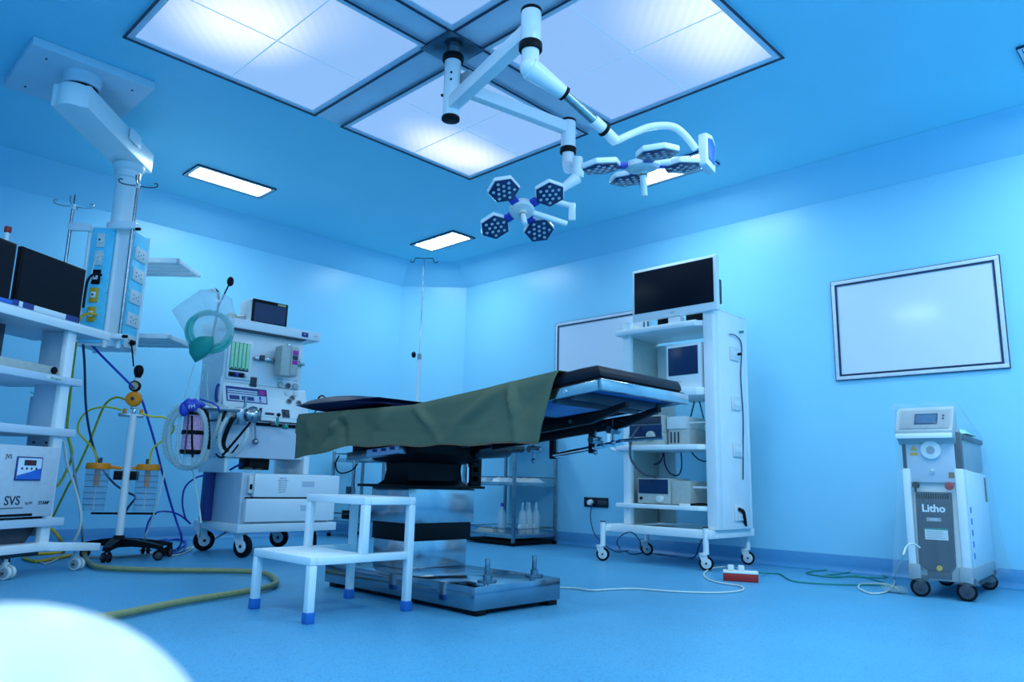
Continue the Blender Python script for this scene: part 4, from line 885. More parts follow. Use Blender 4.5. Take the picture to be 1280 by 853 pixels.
m = MB(); m.prism([(.083, .204), (.232, .204), (.232, .262), (.15, .238), (.083, .222)], (0, -.0476, 0), (1, 0, 0), (0, 0, 1), (0, -1, 0), 0, .001); m.build('display_graphic', 'pic_blue', d_, local=True)
MB().box(.120, .195, -.0492, -.0478, .274, .302).build('readout', 'print', d_, local=True)
text('88', .024, (.157, -.0500, .288), (1, 0, 0), (0, 0, 1), 'red', d_, local=True)
for x in (.11, .14, .17, .20): MB().cyl((x, -.0492, .258), (x, -.0475, .258), .006, n=10).build('button', 'print', d_, local=True)
text('JVS', .030, (.028, -.0408, .315), (1, 0, 0), (0, 0, 1), 'print', k, local=True)
text('SVS', .064, (.085, -.0408, .095), (1, 0, 0), (0, 0, 1), 'print', k, local=True, off=.0006)
text('by JVS', .018, (.190, -.0408, .083), (1, 0, 0), (0, 0, 1), 'print', k, local=True)
text('STAMP', .024, (.288, -.0408, .082), (1, 0, 0), (0, 0, 1), 'print', k, local=True, off=.0006)
MB().box(-.05, .155, -.0418, -.0405, .058, .062).build('printed_line', 'print', k, local=True)
# folder leaning beside the trolley
k = on_trolley('file_folder', 'red folder hung behind the left trolley post', 'folder', -.17, .20, .70)
MB().box(-.012, .004, -.06, .06, .05, .24, .002).build('cover', mat('faded_red', (.62, .22, .24), .6), k, local=True)
MB().box(-.020, -.0125, -.055, .055, .04, .26, .001).build('pages', 'lilac', k, local=True)
MB().tube([(-.008, 0, .24), (-.012, .03, .27), (-.03, .05, .285)], .003, n=6).build('hook', 'steel_brushed', k, local=True)

# ---------------------------------------------------------------- suction stand
t = thing('suction_stand', 'white pole suction stand on black castor base with two orange-lidded jars', 'suction stand', (-5.27, 1.785, 0))
sx, sy = -5.27, 1.785
MB().cyl((sx, sy, .12), (sx, sy, .93), .0245, n=22).build('pole', 'white_gloss', t)
m = MB()
m.lathe([(.05, .085), (.05, .11), (.032, .145), (.028, .15)], (sx, sy, 0), n=20)
m.build('base_hub', 'black', t)
for (fx, fy) in ((-5.095, 1.665), (-5.07, 1.965), (-5.43, 2.02), (-5.48, 1.66), (-5.26, 2.10)):
    v = Vector((fx-sx, fy-sy, 0)); dd = v.normalized(); pp = Vector((-dd.y, dd.x, 0)); L_ = v.length
    m = MB(); rows = []
    for (q, w2, z0, z1) in ((0, .036, .075, .135), (L_*.4, .034, .082, .125), (L_*.8, .03, .078, .108), (L_+.02, .022, .070, .092)):
        c = Vector((sx, sy, 0))+dd*q
        rows.append([c+pp*w2+upv*z0, c+pp*w2*.9+upv*z1, c-pp*w2*.9+upv*z1, c-pp*w2+upv*z0, c+pp*w2+upv*z0])
    m.grid(rows)
    for r in (rows[0], rows[-1]): m.bm.faces.new([m.bm.verts.new(p) for p in r[:4]])
    bmesh.ops.remove_doubles(m.bm, verts=m.bm.verts, dist=1e-5)
    m.build('base_arm', 'black', t)
    castor(t, fx, fy, .030, .075, math.atan2(dd.y, dd.x)+.6, .018, 'black', 'black', 'dark_grey', twin=True)
a_ = Vector((.38, .925, 0)).normalized()      # jar bar direction
P0 = Vector((sx, sy, 0))
MB().bar(P0-a_*.09+upv*.925, P0+a_*.06+upv*.920, .03, .022, .004).build('manifold', 'steel_brushed', t)
for q in (-.055, .0, .045): MB().cyl(P0+a_*q+upv*.93, P0+a_*q+upv*.965, .012, n=12, bev=.002).build('manifold_knob', 'orange' if q else 'chrome', t)
tofront = Vector((.80, -.60, 0)).normalized()
g0 = P0+upv*1.035
MB().box(sx-.022, sx+.022, sy-.022, sy+.022, .965, 1.175, .008).build('regulator_body', 'offwhite', t)
MB().cyl(g0-upv*.005+tofront*.02, g0-upv*.005+tofront*.055, .052, .046, n=28, bev=.004).build('regulator_dial', 'orange', t)
MB().cyl(g0-upv*.005+tofront*.056, g0-upv*.005+tofront*.060, .012, n=14).build('dial_centre', 'print', t)
g_ = MB().cyl(g0+upv*.08+tofront*.02, g0+upv*.08+tofront*.05, .036, n=26, bev=.003).build('gauge', 'black', t)
MB().cyl(g0+upv*.08+tofront*.0505, g0+upv*.08+tofront*.053, .026, n=22).build('gauge_face', 'tan', g_)
MB().lathe([(.016, 1.176), (.022, 1.19), (.030, 1.21), (.031, 1.235), (.022, 1.255), (.010, 1.262)], (sx, sy, 0), n=20).build('top_plug', 'black', t)
for sgn, q in ((-1, .168), (1, .125)):
    c = P0+a_*sgn*q
    m = MB().cyl(c+upv*.30, c+upv*.565, .062, .070, n=28); j = m.build('jar', 'jar', t)
    for k in range(6):
        zz = .34+k*.038; MB().torus((c.x, c.y, zz), .062+(zz-.3)*.03+.0012, .0012, n=28, k=5).build('graduation', mat_grad if k or sgn > 0 else (mat_grad := mat('dark_teal_ring', (.03, .10, .16), .5)), j)
    MB().cyl(c+upv*.5655, c+upv*.606, .075, .070, n=28, bev=.004).build('lid', 'orange', t)
    MB().cyl(c+upv*.46, c+upv*.565, .018, n=14).build('float_tube', 'orange', t)
    MB().cyl(c+upv*.31, c+upv*.46, .006, n=8).build('float_rod', 'offwhite', t)
    MB().cyl(c+a_*sgn*-.01+upv*.606, c+a_*sgn*-.01+upv*.64, .010, n=10).build('lid_port', 'dark_grey', t)
    MB().bar(P0+a_*sgn*.03+upv*.575, c-a_*sgn*.06+upv*.583, .022, .022, .004).build('holder_arm', 'orange', t)
    MB().box(-.026, .026, -.02, .02, .50, .558, .003, mx=Matrix.Translation(P0+a_*sgn*.048) @ Matrix.Rotation(math.atan2(a_.y, a_.x), 4, 'Z')).build('holder_clamp', 'black', t)
MB().cyl(P0-a_*.19+upv*.285+fwd*.03, P0+a_*.19+upv*.285+fwd*.03, .007, n=10).build('cross_bar', 'black', t)
# ---------------------------------------------------------------- anaesthesia machine (front faces +X)
t = thing('anaesthesia_machine', 'pale blue-white anaesthesia machine with flow tubes, vaporiser and two drawers on big castors', 'anaesthesia machine', (-5.2, 2.75, 0))
BXF, BXB = -4.93, -5.60
def b(name, x0, x1, y0, y1, z0, z1, m_, bev=.003, parent=None, seg=2): return MB().box(x0, x1, y0, y1, z0, z1, bev, seg=seg).build(name, m_, parent or t)
b('base', BXB, BXF+.03, 2.40, 3.17, .165, .222, 'white', .006)
b('lower_cabinet', BXB+.02, BXF-.03, 2.44, 3.13, .223, .565, 'grey_body', .004)
b('cabinet_side', BXB+.04, BXF-.02, 2.425, 2.4395, .223, .568, 'grey_body', .002)
MB().box(-5.43, -5.41, 2.418, 2.4245, .23, .56, .001).build('side_strip', 'white_gloss', t)
for (z0, z1, nm) in ((.402, .562, 1), (.235, .392, 0)):
    yy0 = 2.475 if nm else 2.455
    d_ = b('drawer', BXF-.028, BXF+.015, yy0+(.03 if nm else 0), 3.185-(0 if nm else .03), z0, z1, 'white_gloss', .010)
    b('handle_recess', BXF+.0155, BXF+.017, 2.87, 2.97, (z0+z1)/2-.005, (z0+z1)/2+.030, 'grey_body', .0006, d_)
    b('handle_lip', BXF+.0155, BXF+.020, 2.865, 2.975, (z0+z1)/2+.031, (z0+z1)/2+.036, 'white', .001, d_)
    if nm:
        for k in range(7):
            zz = z1-.028-k*.016
            text(['FRESH GAS', 'MONITOR CHECK', 'CIRCUIT TEST', 'VALVE CHECK', 'VENT CHECK', 'BAG CHECK', 'LEAK TEST'][k], .0105, (BXF+.0162, 2.715+.0, zz), (0, 1, 0), (0, 0, 1), 'print', d_, depth=.0002)
b('drawer_gap', BXF-.029, BXF-.008, 2.46, 3.15, .393, .401, 'black', .0)
b('lock_box', BXF-.028, BXF+.004, 2.468, 2.50, .43, .55, 'offwhite', .002)
b('lock', BXF+.0045, BXF+.007, 2.474, 2.494, .455, .49, 'black', .001)
for (x, y) in ((-4.95, 2.475), (-5.03, 3.06), (-5.53, 2.46), (-5.53, 3.06)):
    castor(t, x, y, .074, .165, R_(200 if y < 3 else 160)+ (x < -5.2)*1.0, .032, 'white', 'black', 'white_gloss', hk=.60)
# rear frame posts and the recess with bottles
b('side_post', -5.52, -5.10, 2.36, 2.385, .565, .70, 'white', .003)
b('side_post', -5.52, -5.06, 2.955, 3.0, .565, .70, 'white', .003)
b('rear_post', -5.45, -5.36, 2.37, 2.43, .223, 1.50, 'navy_label', .003)
b('black_block', -5.30, -5.14, 2.56, 2.72, .59, .67, 'black', .004)
# mid body: big plain panel below the desk
m = MB(); m.prism([(2.345, .672), (2.96, .672), (2.96, .93), (2.345, .93)], (0, 0, 0), (0, 1, 0), (0, 0, 1), (1, 0, 0), -5.50, -5.075, .004); m.build('mid_body', 'grey_body', t)
b('slide_gap', -5.085, -5.060, 2.55, 2.88, .905, .938, 'black', .001)
b('desk_edge', -5.50, -5.05, 2.30, 2.965, .940, .968, 'white', .006)
b('slide_rail', -5.055, -5.045, 2.53, 2.96, .925, .931, 'steel_brushed', .001)
# sloping console
m = MB(); m.prism([(-5.05, .969), (-5.50, .969), (-5.50, 1.20), (-5.13, 1.20)], (0, 0, 0), (1, 0, 0), (0, 0, 1), (0, 1, 0), 2.30, 2.965, .006); m.build('console', 'white', t)
b('upper_body', -5.50, -5.13, 2.30, 2.92, 1.201, 1.585, 'white', .006)
b('side_wing', -5.42, -5.10, 2.272, 2.299, .99, 1.235, 'lilac', .010)
MB().tube([(-5.09, 2.262, 1.17), (-5.085, 2.250, 1.145), (-5.085, 2.250, 1.08), (-5.09, 2.262, 1.05)], .011, n=10).build('side_handle', 'navy_label', t)
b('top_shelf', -5.50, -5.06, 2.27, 3.02, 1.586, 1.655, 'white', .006)
b('shelf_shadow_gap', -5.16, -5.062, 2.32, 2.90, 1.578, 1.5855, 'dark_grey', .001)
l_ = b('badge', -5.062, -5.0575, 2.855, 2.91, 1.602, 1.638, 'navy_label', .001)
text('SKI', .014, (-5.0570, 2.882, 1.622), (0, 1, 0), (0, 0, 1), 'lightblue_print', l_)
text('VENT', .014, (-5.0598, 2.975, 1.62), (0, 1, 0), (0, 0, 1), 'grey', t)
# flow tubes
fx = -5.13
b('flow_frame', fx+.0005, fx+.022, 2.315, 2.50, 1.225, 1.515, 'white_gloss', .004)
b('flow_window', fx+.0225, fx+.024, 2.332, 2.478, 1.285, 1.490, 'dark_grey', .0005)
for k in range(5):
    y = 2.345+k*.029; q = b('flow_tube', fx+.0245, fx+.034, y-.0125, y+.0125, 1.295, 1.487, 'green_tube', .004)
    MB().cyl((fx+.036, y, 1.302), (fx+.0345, y, 1.302), .006, n=10).build('float', 'print', q)
for k, mt in enumerate(('black', 'royal', 'black', 'offwhite')):
    y = 2.35+k*.036; MB().cyl((fx+.0225, y, 1.256), (fx+.048, y, 1.256), .0135, .012, n=16, bev=.002).build('flow_knob', mt, t)
b('flow_scale', fx+.0225, fx+.024, 2.33, 2.45, 1.238, 1.274, 'print', .0005)
b('small_display', fx+.0005, fx+.012, 2.51, 2.555, 1.185, 1.255, 'print', .001)
# vaporiser on its bar
bb = b('vaporiser_bar', fx+.0005, fx+.04, 2.515, 2.92, 1.385, 1.408, 'steel', .004)
b('bar_clamp', fx+.041, fx+.06, 2.545, 2.58, 1.378, 1.418, 'dark_grey', .003)
v = b('vaporiser', fx+.042, fx+.15, 2.66, 2.80, 1.275, 1.50, 'beige_grey', .012)
MB().cyl((fx+.12, 2.73, 1.501), (fx+.12, 2.73, 1.515), .022, n=16, bev=.003).build('filler_cap', 'chrome', v)
b('vaporiser_face', fx+.151, fx+.158, 2.735, 2.797, 1.285, 1.485, 'beige_grey', .003, v)
b('vaporiser_label', fx+.1585, fx+.160, 2.745, 2.79, 1.435, 1.470, 'magenta', .0004, v)
b('vaporiser_scale', fx+.1585, fx+.160, 2.745, 2.79, 1.400, 1.432, 'print', .0004, v)
b('vaporiser_label', fx+.1585, fx+.160, 2.745, 2.79, 1.365, 1.397, 'magenta', .0004, v)
b('bar_hook', fx+.041, fx+.055, 2.83, 2.87, 1.40, 1.43, 'steel_brushed', .003)
# gauges
cn = Vector((.945, 0, .327))   # console slope normal
def on_console(y, h): return Vector((-5.05-.08*(h-.969)/.231, y, h))
gp = b('gauge_plate', fx+.0005, fx+.004, 2.72, 2.90, 1.205, 1.265, 'white', .001)
for k in range(3):
    c = Vector((fx+.004, 2.745+k*.062, 1.222)); g_ = MB().cyl(c, c+Vector((.012, 0, 0)), .0235, n=20, bev=.002).build('gauge', 'grey', t)
    MB().cyl(c+Vector((.0122, 0, 0)), c+Vector((.0135, 0, 0)), .018, n=18).build('gauge_face', 'beige_grey' if k != 1 else 'dark_grey', g_)
    b('gauge_label', fx+.0005, fx+.002, 2.725+k*.062, 2.765+k*.062, 1.256, 1.268, 'print', .0003)
for (y, h, mt) in ((2.80, 1.165, 'offwhite'), (2.875, 1.165, 'offwhite'), (2.84, 1.13, 'dark_grey'), (2.81, 1.10, 'dark_grey'), (2.89, 1.095, 'dark_grey')):
    c = on_console(y, h); g_ = MB().cyl(c-cn*.001, c+cn*.012, .021, n=18, bev=.002).build('dial', 'offwhite' if mt == 'offwhite' else 'grey', t)
    MB().cyl(c+cn*.0122, c+cn*.0135, .016, n=16).build('dial_face', mt, g_)
# ventilator panel
mp = Matrix((Vector((0, 1, 0)), Vector((-.327, 0, .945)), cn)).transposed().to_4x4()
def cp(name, y0, y1, h0, h1, th, m_, parent=None, lift=0):
    mm = mp.copy(); mm.translation = on_console((y0+y1)/2, (h0+h1)/2)+cn*(th/2+lift)
    return MB().box(-(y1-y0)/2, (y1-y0)/2, -(h1-h0)/2/.945, (h1-h0)/2/.945, -th/2, th/2, .0008, mx=mm).build(name, m_, parent or t)
vp = cp('ventilator_panel', 2.325, 2.635, 1.062, 1.170, .004, 'navy_label', lift=.0006)
cp('panel_field', 2.333, 2.56, 1.140, 1.150, .001, 'lilac', vp, .0048); cp('panel_field', 2.333, 2.56, 1.124, 1.134, .001, 'lilac', vp, .0048)
cp('panel_field', 2.333, 2.627, 1.068, 1.118, .001, 'lilac', vp, .0048)
cp('panel_field', 2.345, 2.42, 1.075, 1.105, .001, 'navy_label', vp, .006); cp('panel_field', 2.435, 2.53, 1.075, 1.105, .001, 'navy_label', vp, .006); cp('panel_field', 2.57, 2.585, 1.072, 1.112, .001, 'royal', vp, .006); cp('panel_field', 2.573, 2.62, 1.128, 1.160, .001, 'magenta', vp, .0048)
for k in range(4): cp('panel_button', 2.54+k*.02, 2.552+k*.02, 1.08, 1.09, .002, 'offwhite', vp, .006)
cp('rocker', 2.61, 2.68, .985, 1.002, .004, 'print', None, .0006)
c = on_console(2.715, .99); MB().cyl(c+cn*.0005, c+cn*.010, .014, n=16).build('jack', 'black', t)
cp('switch_plate', 2.745, 2.805, .975, 1.035, .005, 'print', None, .0006); c = on_console(2.775, 1.005); MB().cyl(c+cn*.0058, c+cn*.014, .014, n=16).build('switch_knob', 'dark_grey', t)
cp('label_strip', 2.50, 2.56, 1.19, 1.197, .002, 'print', None, .0006)
# absorber and valves at the left front
ab = Vector((-4.87, 2.025, 0))
b('absorber_arm', -5.12, -4.92, 2.24, 2.27, .93, .965, 'steel_brushed', .004)
an = MB().cyl((ab.x, ab.y, .70), (ab.x, ab.y, .93), .062, n=28).build('absorber', mat('pale_clear', (.80, .55, .66), .25), t)
for (z0, z1) in ((.702, .80), (.826, .925)): MB().cyl((ab.x, ab.y, z0), (ab.x, ab.y, z1), .0635, n=28).build('lime_granules', 'pink', an)
for (z0, z1) in ((.675, .702), (.800, .826), (.925, .965)): MB().cyl((ab.x, ab.y, z0), (ab.x, ab.y, z1), .070, n=28, bev=.004).build('absorber_ring', 'black', an)
for k in (-1, 1): 
    q = Vector((ab.x+.05, ab.y+.06*k, 0)); MB().cyl(q+upv*.67, q+upv*.99, .005, n=8).build('absorber_rod', 'dark_grey', an)
MB().box(ab.x-.06, ab.x+.06, ab.y-.03, ab.y+.28, .966, .992, .006).build('absorber_head', 'steel_brushed', t)
MB().cyl((ab.x, ab.y, .60), (ab.x, ab.y, .674), .045, n=20, bev=.004).build('drain_cup', 'clear', t)
vc = Vector((-4.97, 2.385, 0))
m = MB(); m.box(vc.x-.035, vc.x+.035, vc.y-.045, vc.y+.03, .89, 1.01, .006); m.cyl((vc.x+.01, vc.y+.02, 1.0), (vc.x+.01, vc.y+.02, 1.065), .010, n=12); m.cyl((vc.x+.01, vc.y+.02, 1.065), (vc.x+.01, vc.y+.02, 1.085), .016, n=14); m.build('valve_block', 'pole_steel', t)
MB().lathe([(.02, 0), (.055, .006), (.058, .02), (.045, .034), (.012, .040)], (vc.x+.03, vc.y+.07, .965), (1, 0, .15), n=24).build('valve_dome', 'pole_steel', t)
MB().cyl((vc.x+.02, vc.y+.13, .93), (vc.x+.03, vc.y+.13, 1.02), .010, n=10).build('valve_stem', 'dark_grey', t)
MB().cyl((-5.03, 2.52, .95), (-5.03, 2.54, .80), .006, n=8).sph((-5.03, 2.54, .785), .024, n=14).build('bag_arm', 'steel_brushed', t)
MB().cyl((-4.97, 2.665, .965), (-4.97, 2.665, .905), .010, n=10).cyl((-4.98, 2.72, .905), (-4.98, 2.75, .90), .020, .016, n=14).build('outlet_hook', 'teal', t)
MB().cyl((-5.045, 2.66, .925), (-4.965, 2.66, .925), .012, n=10).build('outlet_stub', 'steel_brushed', t)
for i_, c_ in enumerate(G['black_straps']): MB().tube(c_, (.016, .010, .006, .007, .010)[i_], n=8).build('black_hose', 'black', t)
# pressure gauge on a stalk at the right side
MB().tube([(-5.06, 2.96, 1.0), (-5.02, 2.99, 1.03), (-4.965, 3.01, 1.10)], .005, n=8).build('gauge_stalk', 'dark_grey', t)
g_ = MB().cyl((-4.97, 3.012, 1.131), (-4.95, 3.004, 1.131), .030, n=24, bev=.003).build('pressure_gauge', 'black', t); MB().cyl((-4.949, 3.0036, 1.131), (-4.946, 3.002, 1.131), .018, n=20).build('gauge_face', 'white', g_)
# hanging gallows pole
MB().tube([(-5.30, 2.268, 1.5), (-5.10, 2.20, 1.62), (-4.90, 2.12, 1.70), (-4.72, 2.03, 1.735)], .008, n=10).build('hanging_arm', 'dark_grey', t)
MB().tube(G['stick'], .005, n=8).build('probe_arm', 'black', t)
MB().sph(G['stick'][-1], .022, (1, 1, 1.5), n=14).build('probe_knob', 'black', t)
MB().cyl((-4.66, 1.985, 1.735), (-4.72, 2.03, 1.735), .006, n=8).build('hanging_hook', 'dark_grey', t)
# small things on top of / behind the machine
k = thing('patient_monitor', 'small dark-screened patient monitor standing on top of the anaesthesia machine', 'monitor', (-5.22, 2.62, 1.6555))
MB().box(-5.30, -5.14, 2.455, 2.76, 1.6565, 1.84, .018).build('casing', 'offwhite', k)
MB().box(-5.139, -5.128, 2.475, 2.762, 1.658, 1.842, .010).build('bezel', 'black', k)
MB().box(-5.1275, -5.126, 2.492, 2.745, 1.676, 1.815).build('screen', 'screen_blue', k)
MB().box(-5.1275, -5.1262, 2.675, 2.74, 1.820, 1.834).build('label', 'tan', k)
k = thing('rubber_bag', 'tan rubber bulb lying on the left end of the machine top shelf', 'rubber bulb', (-5.2, 2.37, 1.6555))
MB().sph((-5.2, 2.355, 1.69), .034, (1, 1.25, .95), n=16).build('bulb', 'tan', k); MB().cyl((-5.2, 2.395, 1.69), (-5.2, 2.45, 1.695), .014, .024, n=14).build('neck', 'grey', k)
cnt = 0
for (x, y, r) in ((-5.12, 2.55, .028), (-5.10, 2.62, .024), (-5.11, 2.80, .026), (-5.10, 2.87, .030), (-5.16, 2.93, .024)):
    o = MB().sph((x, y, .566+r*.75), r, (1.3, 1.4, .75), n=12).build('wrapped_item', 'wrap'); cnt += 1
    tag(o, ['crumpled clear wrapper beside the black block in the machine recess', 'small clear wrapper in front of the black block in the machine recess', 'clear wrapper in the middle of the machine recess above the drawers', 'larger clear wrapper near the right post of the machine recess', 'clear wrapper pressed against the right post of the machine recess'][cnt-1], 'wrapper', 'wrappers above the drawers')
# breathing circuit, bag with mask
k = thing('breathing_circuit', 'milky corrugated breathing hoses looped around the pink absorber', 'breathing hose', (-4.88, 2.1, .6))
for nm in ('circuit_a', 'circuit_b'): MB().tube(G[nm], .0165, n=10, ribs=.012).build('hose', 'tube_clear', k)
MB().tube(G['circuit_c'], .014, n=10, ribs=.012).build('hose', 'tube_clear', k)
MB().tube(G['circuit_grey'], .013, n=8, ribs=.012).build('hose', 'tube_clear', k)
MB().tube([(-4.84, 2.06, .99), (-4.86, 2.16, .995), (-4.93, 2.27, .985)], .020, n=12).build('y_piece', 'tube_clear', k)
cap = MB().sph((-4.79, 1.965, .985), .052, (.8, 1.05, .85), n=18).sph((-4.80, 1.925, .955), .038, (.7, .8, 1.25), n=16).sph((-4.795, 2.01, .99), .036, (.8, 1.3, .6), n=16).build('blue_rubber_cap', 'royal'); tag(cap, 'royal blue rubber cap hanging over the top of the pink absorber', 'pouch')  # blue rubber cap over the absorber top, squashed into lumps
text('FM', .034, (-4.748, 1.950, .968), (.45, .88, .25), (-.1, -.22, .97), 'lightblue_print', cap)
k = cable('sensor_line', G['blue_sensor'], .006, 'blue_hose', 'short blue sensor line lying on the absorber head', group=None)
k = thing('mask_bag', 'clear plastic bag with teal tubing coil and mask hung left of the machine', 'bag', (-4.68, 1.98, 1.25))
bc = Vector(G['coil'][0]); ax = (CAM_POS-bc); ax.z = 0; ax.normalize(); sd = Vector((-ax.y, ax.x, 0))
for (R2, r2, off, dz) in ((.138, .011, .0, .0), (.122, .010, .014, .004), (.130, .010, -.014, -.006), (.108, .009, .005, .012)): MB().torus(bc+ax*off+upv*dz, R2, r2, ax+upv*.12, n=40, k=8).build('tubing', 'teal_clear', k)
mk = [Vector(p) for p in G['mask']]; mc = sum(mk, Vector())/len(mk)
m = MB(); rr = []
for s_, q in ((1.0, -.012), (1.08, .0), (.9, .02), (.45, .034)): rr.append([mc+(p-mc)*s_*1.1+ax*(q+.045) for p in mk]+[mc+(mk[0]-mc)*s_*1.1+ax*(q+.045)])
m.grid(rr); m.bm.faces.new([m.bm.verts.new(p) for p in rr[-1][:-1]]); m.bm.faces.new([m.bm.verts.new(p) for p in rr[0][:-1]]); bmesh.ops.remove_doubles(m.bm, verts=m.bm.verts, dist=1e-5)
m.build('mask', 'teal', k)
bg = [Vector(p) for p in G['bag']]; cc = sum(bg, Vector())/len(bg)
N = 40; rr = []
def outl(f):
    i = int(f) % len(bg); q = f-int(f); return bg[i].lerp(bg[(i+1) % len(bg)], q)
edge = [outl(i*len(bg)/N) for i in range(N)]
for side in (1, -1):
    rr = []
    for s_ in (1, .92, .75, .5, .25, .02):
        row = []
        for i in range(N+1):
            p = cc+(edge[i % N]-cc)*s_; bul = (1-s_**2)**.5*.055
            w_n = .014*mnoise.noise((p.x*18, p.y*18, p.z*14+side))*(1-s_**6)
            row.append(p+ax*(side*bul+w_n))
        rr.append(row)
    MB().grid(rr).build('bag_film', 'clear', k)
MB().box(-.02, .02, -.004, .004, -.015, .012, .002, mx=Matrix.Translation((-4.667, 1.972, 1.722)) @ Matrix.Rotation(R_(44), 4, 'Z')).build('bag_tag', 'offwhite', k)
for c_ in G['bag_cords']: MB().tube(c_, .0035, n=6).build('bag_strap', 'tube_clear', k)

# ---------------------------------------------------------------- tall white rack trolley
t = thing('shelf_trolley', 'tall white metal shelf trolley on four castors against the back wall', 'trolley', (-3.0, 4.9, 0))
RX0, RX1, RY0, RY1 = -3.36, -2.55, 4.62, 5.20
def rb(name, x0, x1, y0, y1, z0, z1, m_='white', bev=.003, parent=None): return MB().box(x0, x1, y0, y1, z0, z1, bev).build(name, m_, parent or t)
rb('base_front', -3.46, -2.60, 4.57, 4.63, .205, .262, 'white', .006); rb('base_rear', -3.46, -2.60, 5.15, 5.20, .205, .262, 'white', .006)
rb('base_side', -2.665, -2.60, 4.632, 5.148, .205, .262, 'white', .006); rb('base_side', -3.46, -3.40, 4.632, 5.148, .205, .262, 'white', .006)
rb('base_tray', -3.395, -2.67, 4.635, 5.145, .24, .25, 'white', .001)
for (x, y) in ((-3.43, 4.49), (-2.64, 4.58), (-2.66, 5.20), (-3.50, 5.16)):
    MB().cyl((x, y, .105), (x, y, .275), .019, n=18).build('leg', 'white', t); MB().cyl((x, y, .2755), (x, y, .283), .020, n=18).build('leg_cap', 'print', t)
    castor(t, x, y+.0, .048, .10, R_(205), .020, 'offwhite', 'black', 'offwhite')
rb('front_leg_bracket', -3.45, -3.41, 4.505, 4.57, .21, .25)
# side panel on the right: hollow channel
rb('side_panel', -2.60, -2.575, 4.70, 5.10, .263, 1.79, 'white', .003)
rb('front_post', -2.652, -2.575, 4.63, 4.70, .263, 1.79, 'white', .004)
rb('rear_post', -2.64, -2.575, 5.101, 5.13, .263, 1.79, 'white', .004)
rb('side_cap', -2.652, -2.575, 4.63, 5.13, 1.7905, 1.80, 'white', .002)
rb('front_post', -3.345, -3.285, 4.63, 4.68, .263, 1.785, 'white', .004)
rb('side_panel', -3.345, -3.325, 4.681, 5.10, .263, 1.785, 'beige_grey', .003)
rb('left_inner_fold', -3.324, -3.17, 5.07, 5.098, .263, 1.66, 'white', .003)
def shelf(z0, z1, x0=-3.385):
    m = MB(); m.prism([(x0, 4.585), (-2.78, 4.585), (-2.70, 4.60), (-2.655, 4.64), (-2.655, 5.06), (x0, 5.06)], (0, 0, 0), (1, 0, 0), (0, 1, 0), (0, 0, 1), z0, z1, .005); return m.build('shelf', 'white', t)
shelf(1.675, 1.715); shelf(1.18, 1.235, -3.0); shelf(.80, .836); shelf(.385, .415)
for z_ in (1.50, 1.14, .81, .37):
    o_ = rb('side_socket', -2.574, -2.560, 4.86, 4.985, z_-.05, z_+.05, 'offwhite', .004); 
    rb('socket_button', -2.5595, -2.557, 4.885, 4.92, z_-.02, z_+.02, 'white', .001, o_); rb('socket_button', -2.5595, -2.557, 4.93, 4.965, z_-.02, z_+.02, 'white', .001, o_)
MB().cyl((-2.5595, 4.95, 1.50), (-2.53, 4.95, 1.50), .010, n=12).build('plug', 'black', t)
MB().tube(G['rack_plug'], .013, n=8).build('plug_cable', 'black', t)
MB().cyl((-2.575, 5.02, 1.68), (-2.545, 5.03, 1.68), .010, n=12).build('side_hook', 'teal', t)
rb('inner_rail', -2.86, -2.66, 4.70, 4.712, .99, 1.0, 'white', .002); rb('inner_rail', -2.87, -2.66, 4.70, 4.712, .535, .55, 'white', .002); rb('inner_rail_leg', -2.87, -2.855, 4.70, 4.712, .416, .535, 'white', .002)
# white hose handle at the left
MB().tube([(-3.35, 4.66, .80), (-3.42, 4.64, .80), (-3.47, 4.62, .84), (-3.475, 4.62, .93), (-3.47, 4.62, 1.05)], .014, n=12).build('side_handle', 'white_gloss', t)
# equipment on the rack
k = thing('display_monitor', 'large white-framed flat monitor on top of the shelf trolley', 'monitor', (-2.9, 4.66, 1.7155))
xa, xb, yf = -3.235, -2.52, 4.60
MB().box(xa, xb, yf, yf+.045, 1.768, 2.172, .008).build('casing', 'white', k)
MB().box(xa+.022, xb-.022, yf-.003, yf-.0005, 1.825, 2.150, .001).build('screen', 'screen', k)
MB().box(xb-.09, xb-.004, yf+.047, yf+.085, 1.82, 2.00, .008).build('rear_box', 'dark_grey', k)
MB().box(-2.93, -2.83, yf+.015, yf+.08, 1.7225, 1.767, .006).build('stand_neck', 'white', k)
MB().box(-3.05, -2.95, yf+.06, yf+.10, 1.716, 1.79, .004).build('speaker_block', 'black', k)
MB().box(-2.83, -2.60, yf+.10, yf+.12, 1.716, 1.80, .004).build('rear_foot', 'black', k)
MB().box(-3.0, -2.7, yf+.01, yf+.15, 1.7158, 1.722, .002).build('foot_plate', 'white', k)
text('SONY', .016, (-2.88, yf-.0008, 1.797), (1, 0, 0), (0, 0, 1), 'grey', k)
k = thing('small_monitor', 'smaller white monitor with blue-black screen on the second shelf of the trolley', 'monitor', (-2.8, 4.7, 1.2355))
MB().box(-2.975, -2.675, 4.645, 4.70, 1.237, 1.565, .008, mx=Matrix.Translation((-2.84, 4.67, 0)) @ Matrix.Rotation(R_(-4), 4, 'Z') @ Matrix.Translation((2.84, -4.67, 0))).build('casing', 'white', k)
mm = Matrix.Translation((-2.84, 4.67, 0)) @ Matrix.Rotation(R_(-4), 4, 'Z') @ Matrix.Translation((2.84, -4.67, 0))
MB().box(-2.952, -2.698, 4.640, 4.644, 1.335, 1.540, .001, mx=mm).build('screen', 'screen_blue', k)
MB().box(-2.682, -2.662, 4.69, 4.95, 1.237, 1.55, .008).build('side_shell', 'offwhite', k)
MB().box(-2.96, -2.70, 4.701, 4.90, 1.237, 1.55, .02, mx=mm).build('rear_shell', 'offwhite', k)
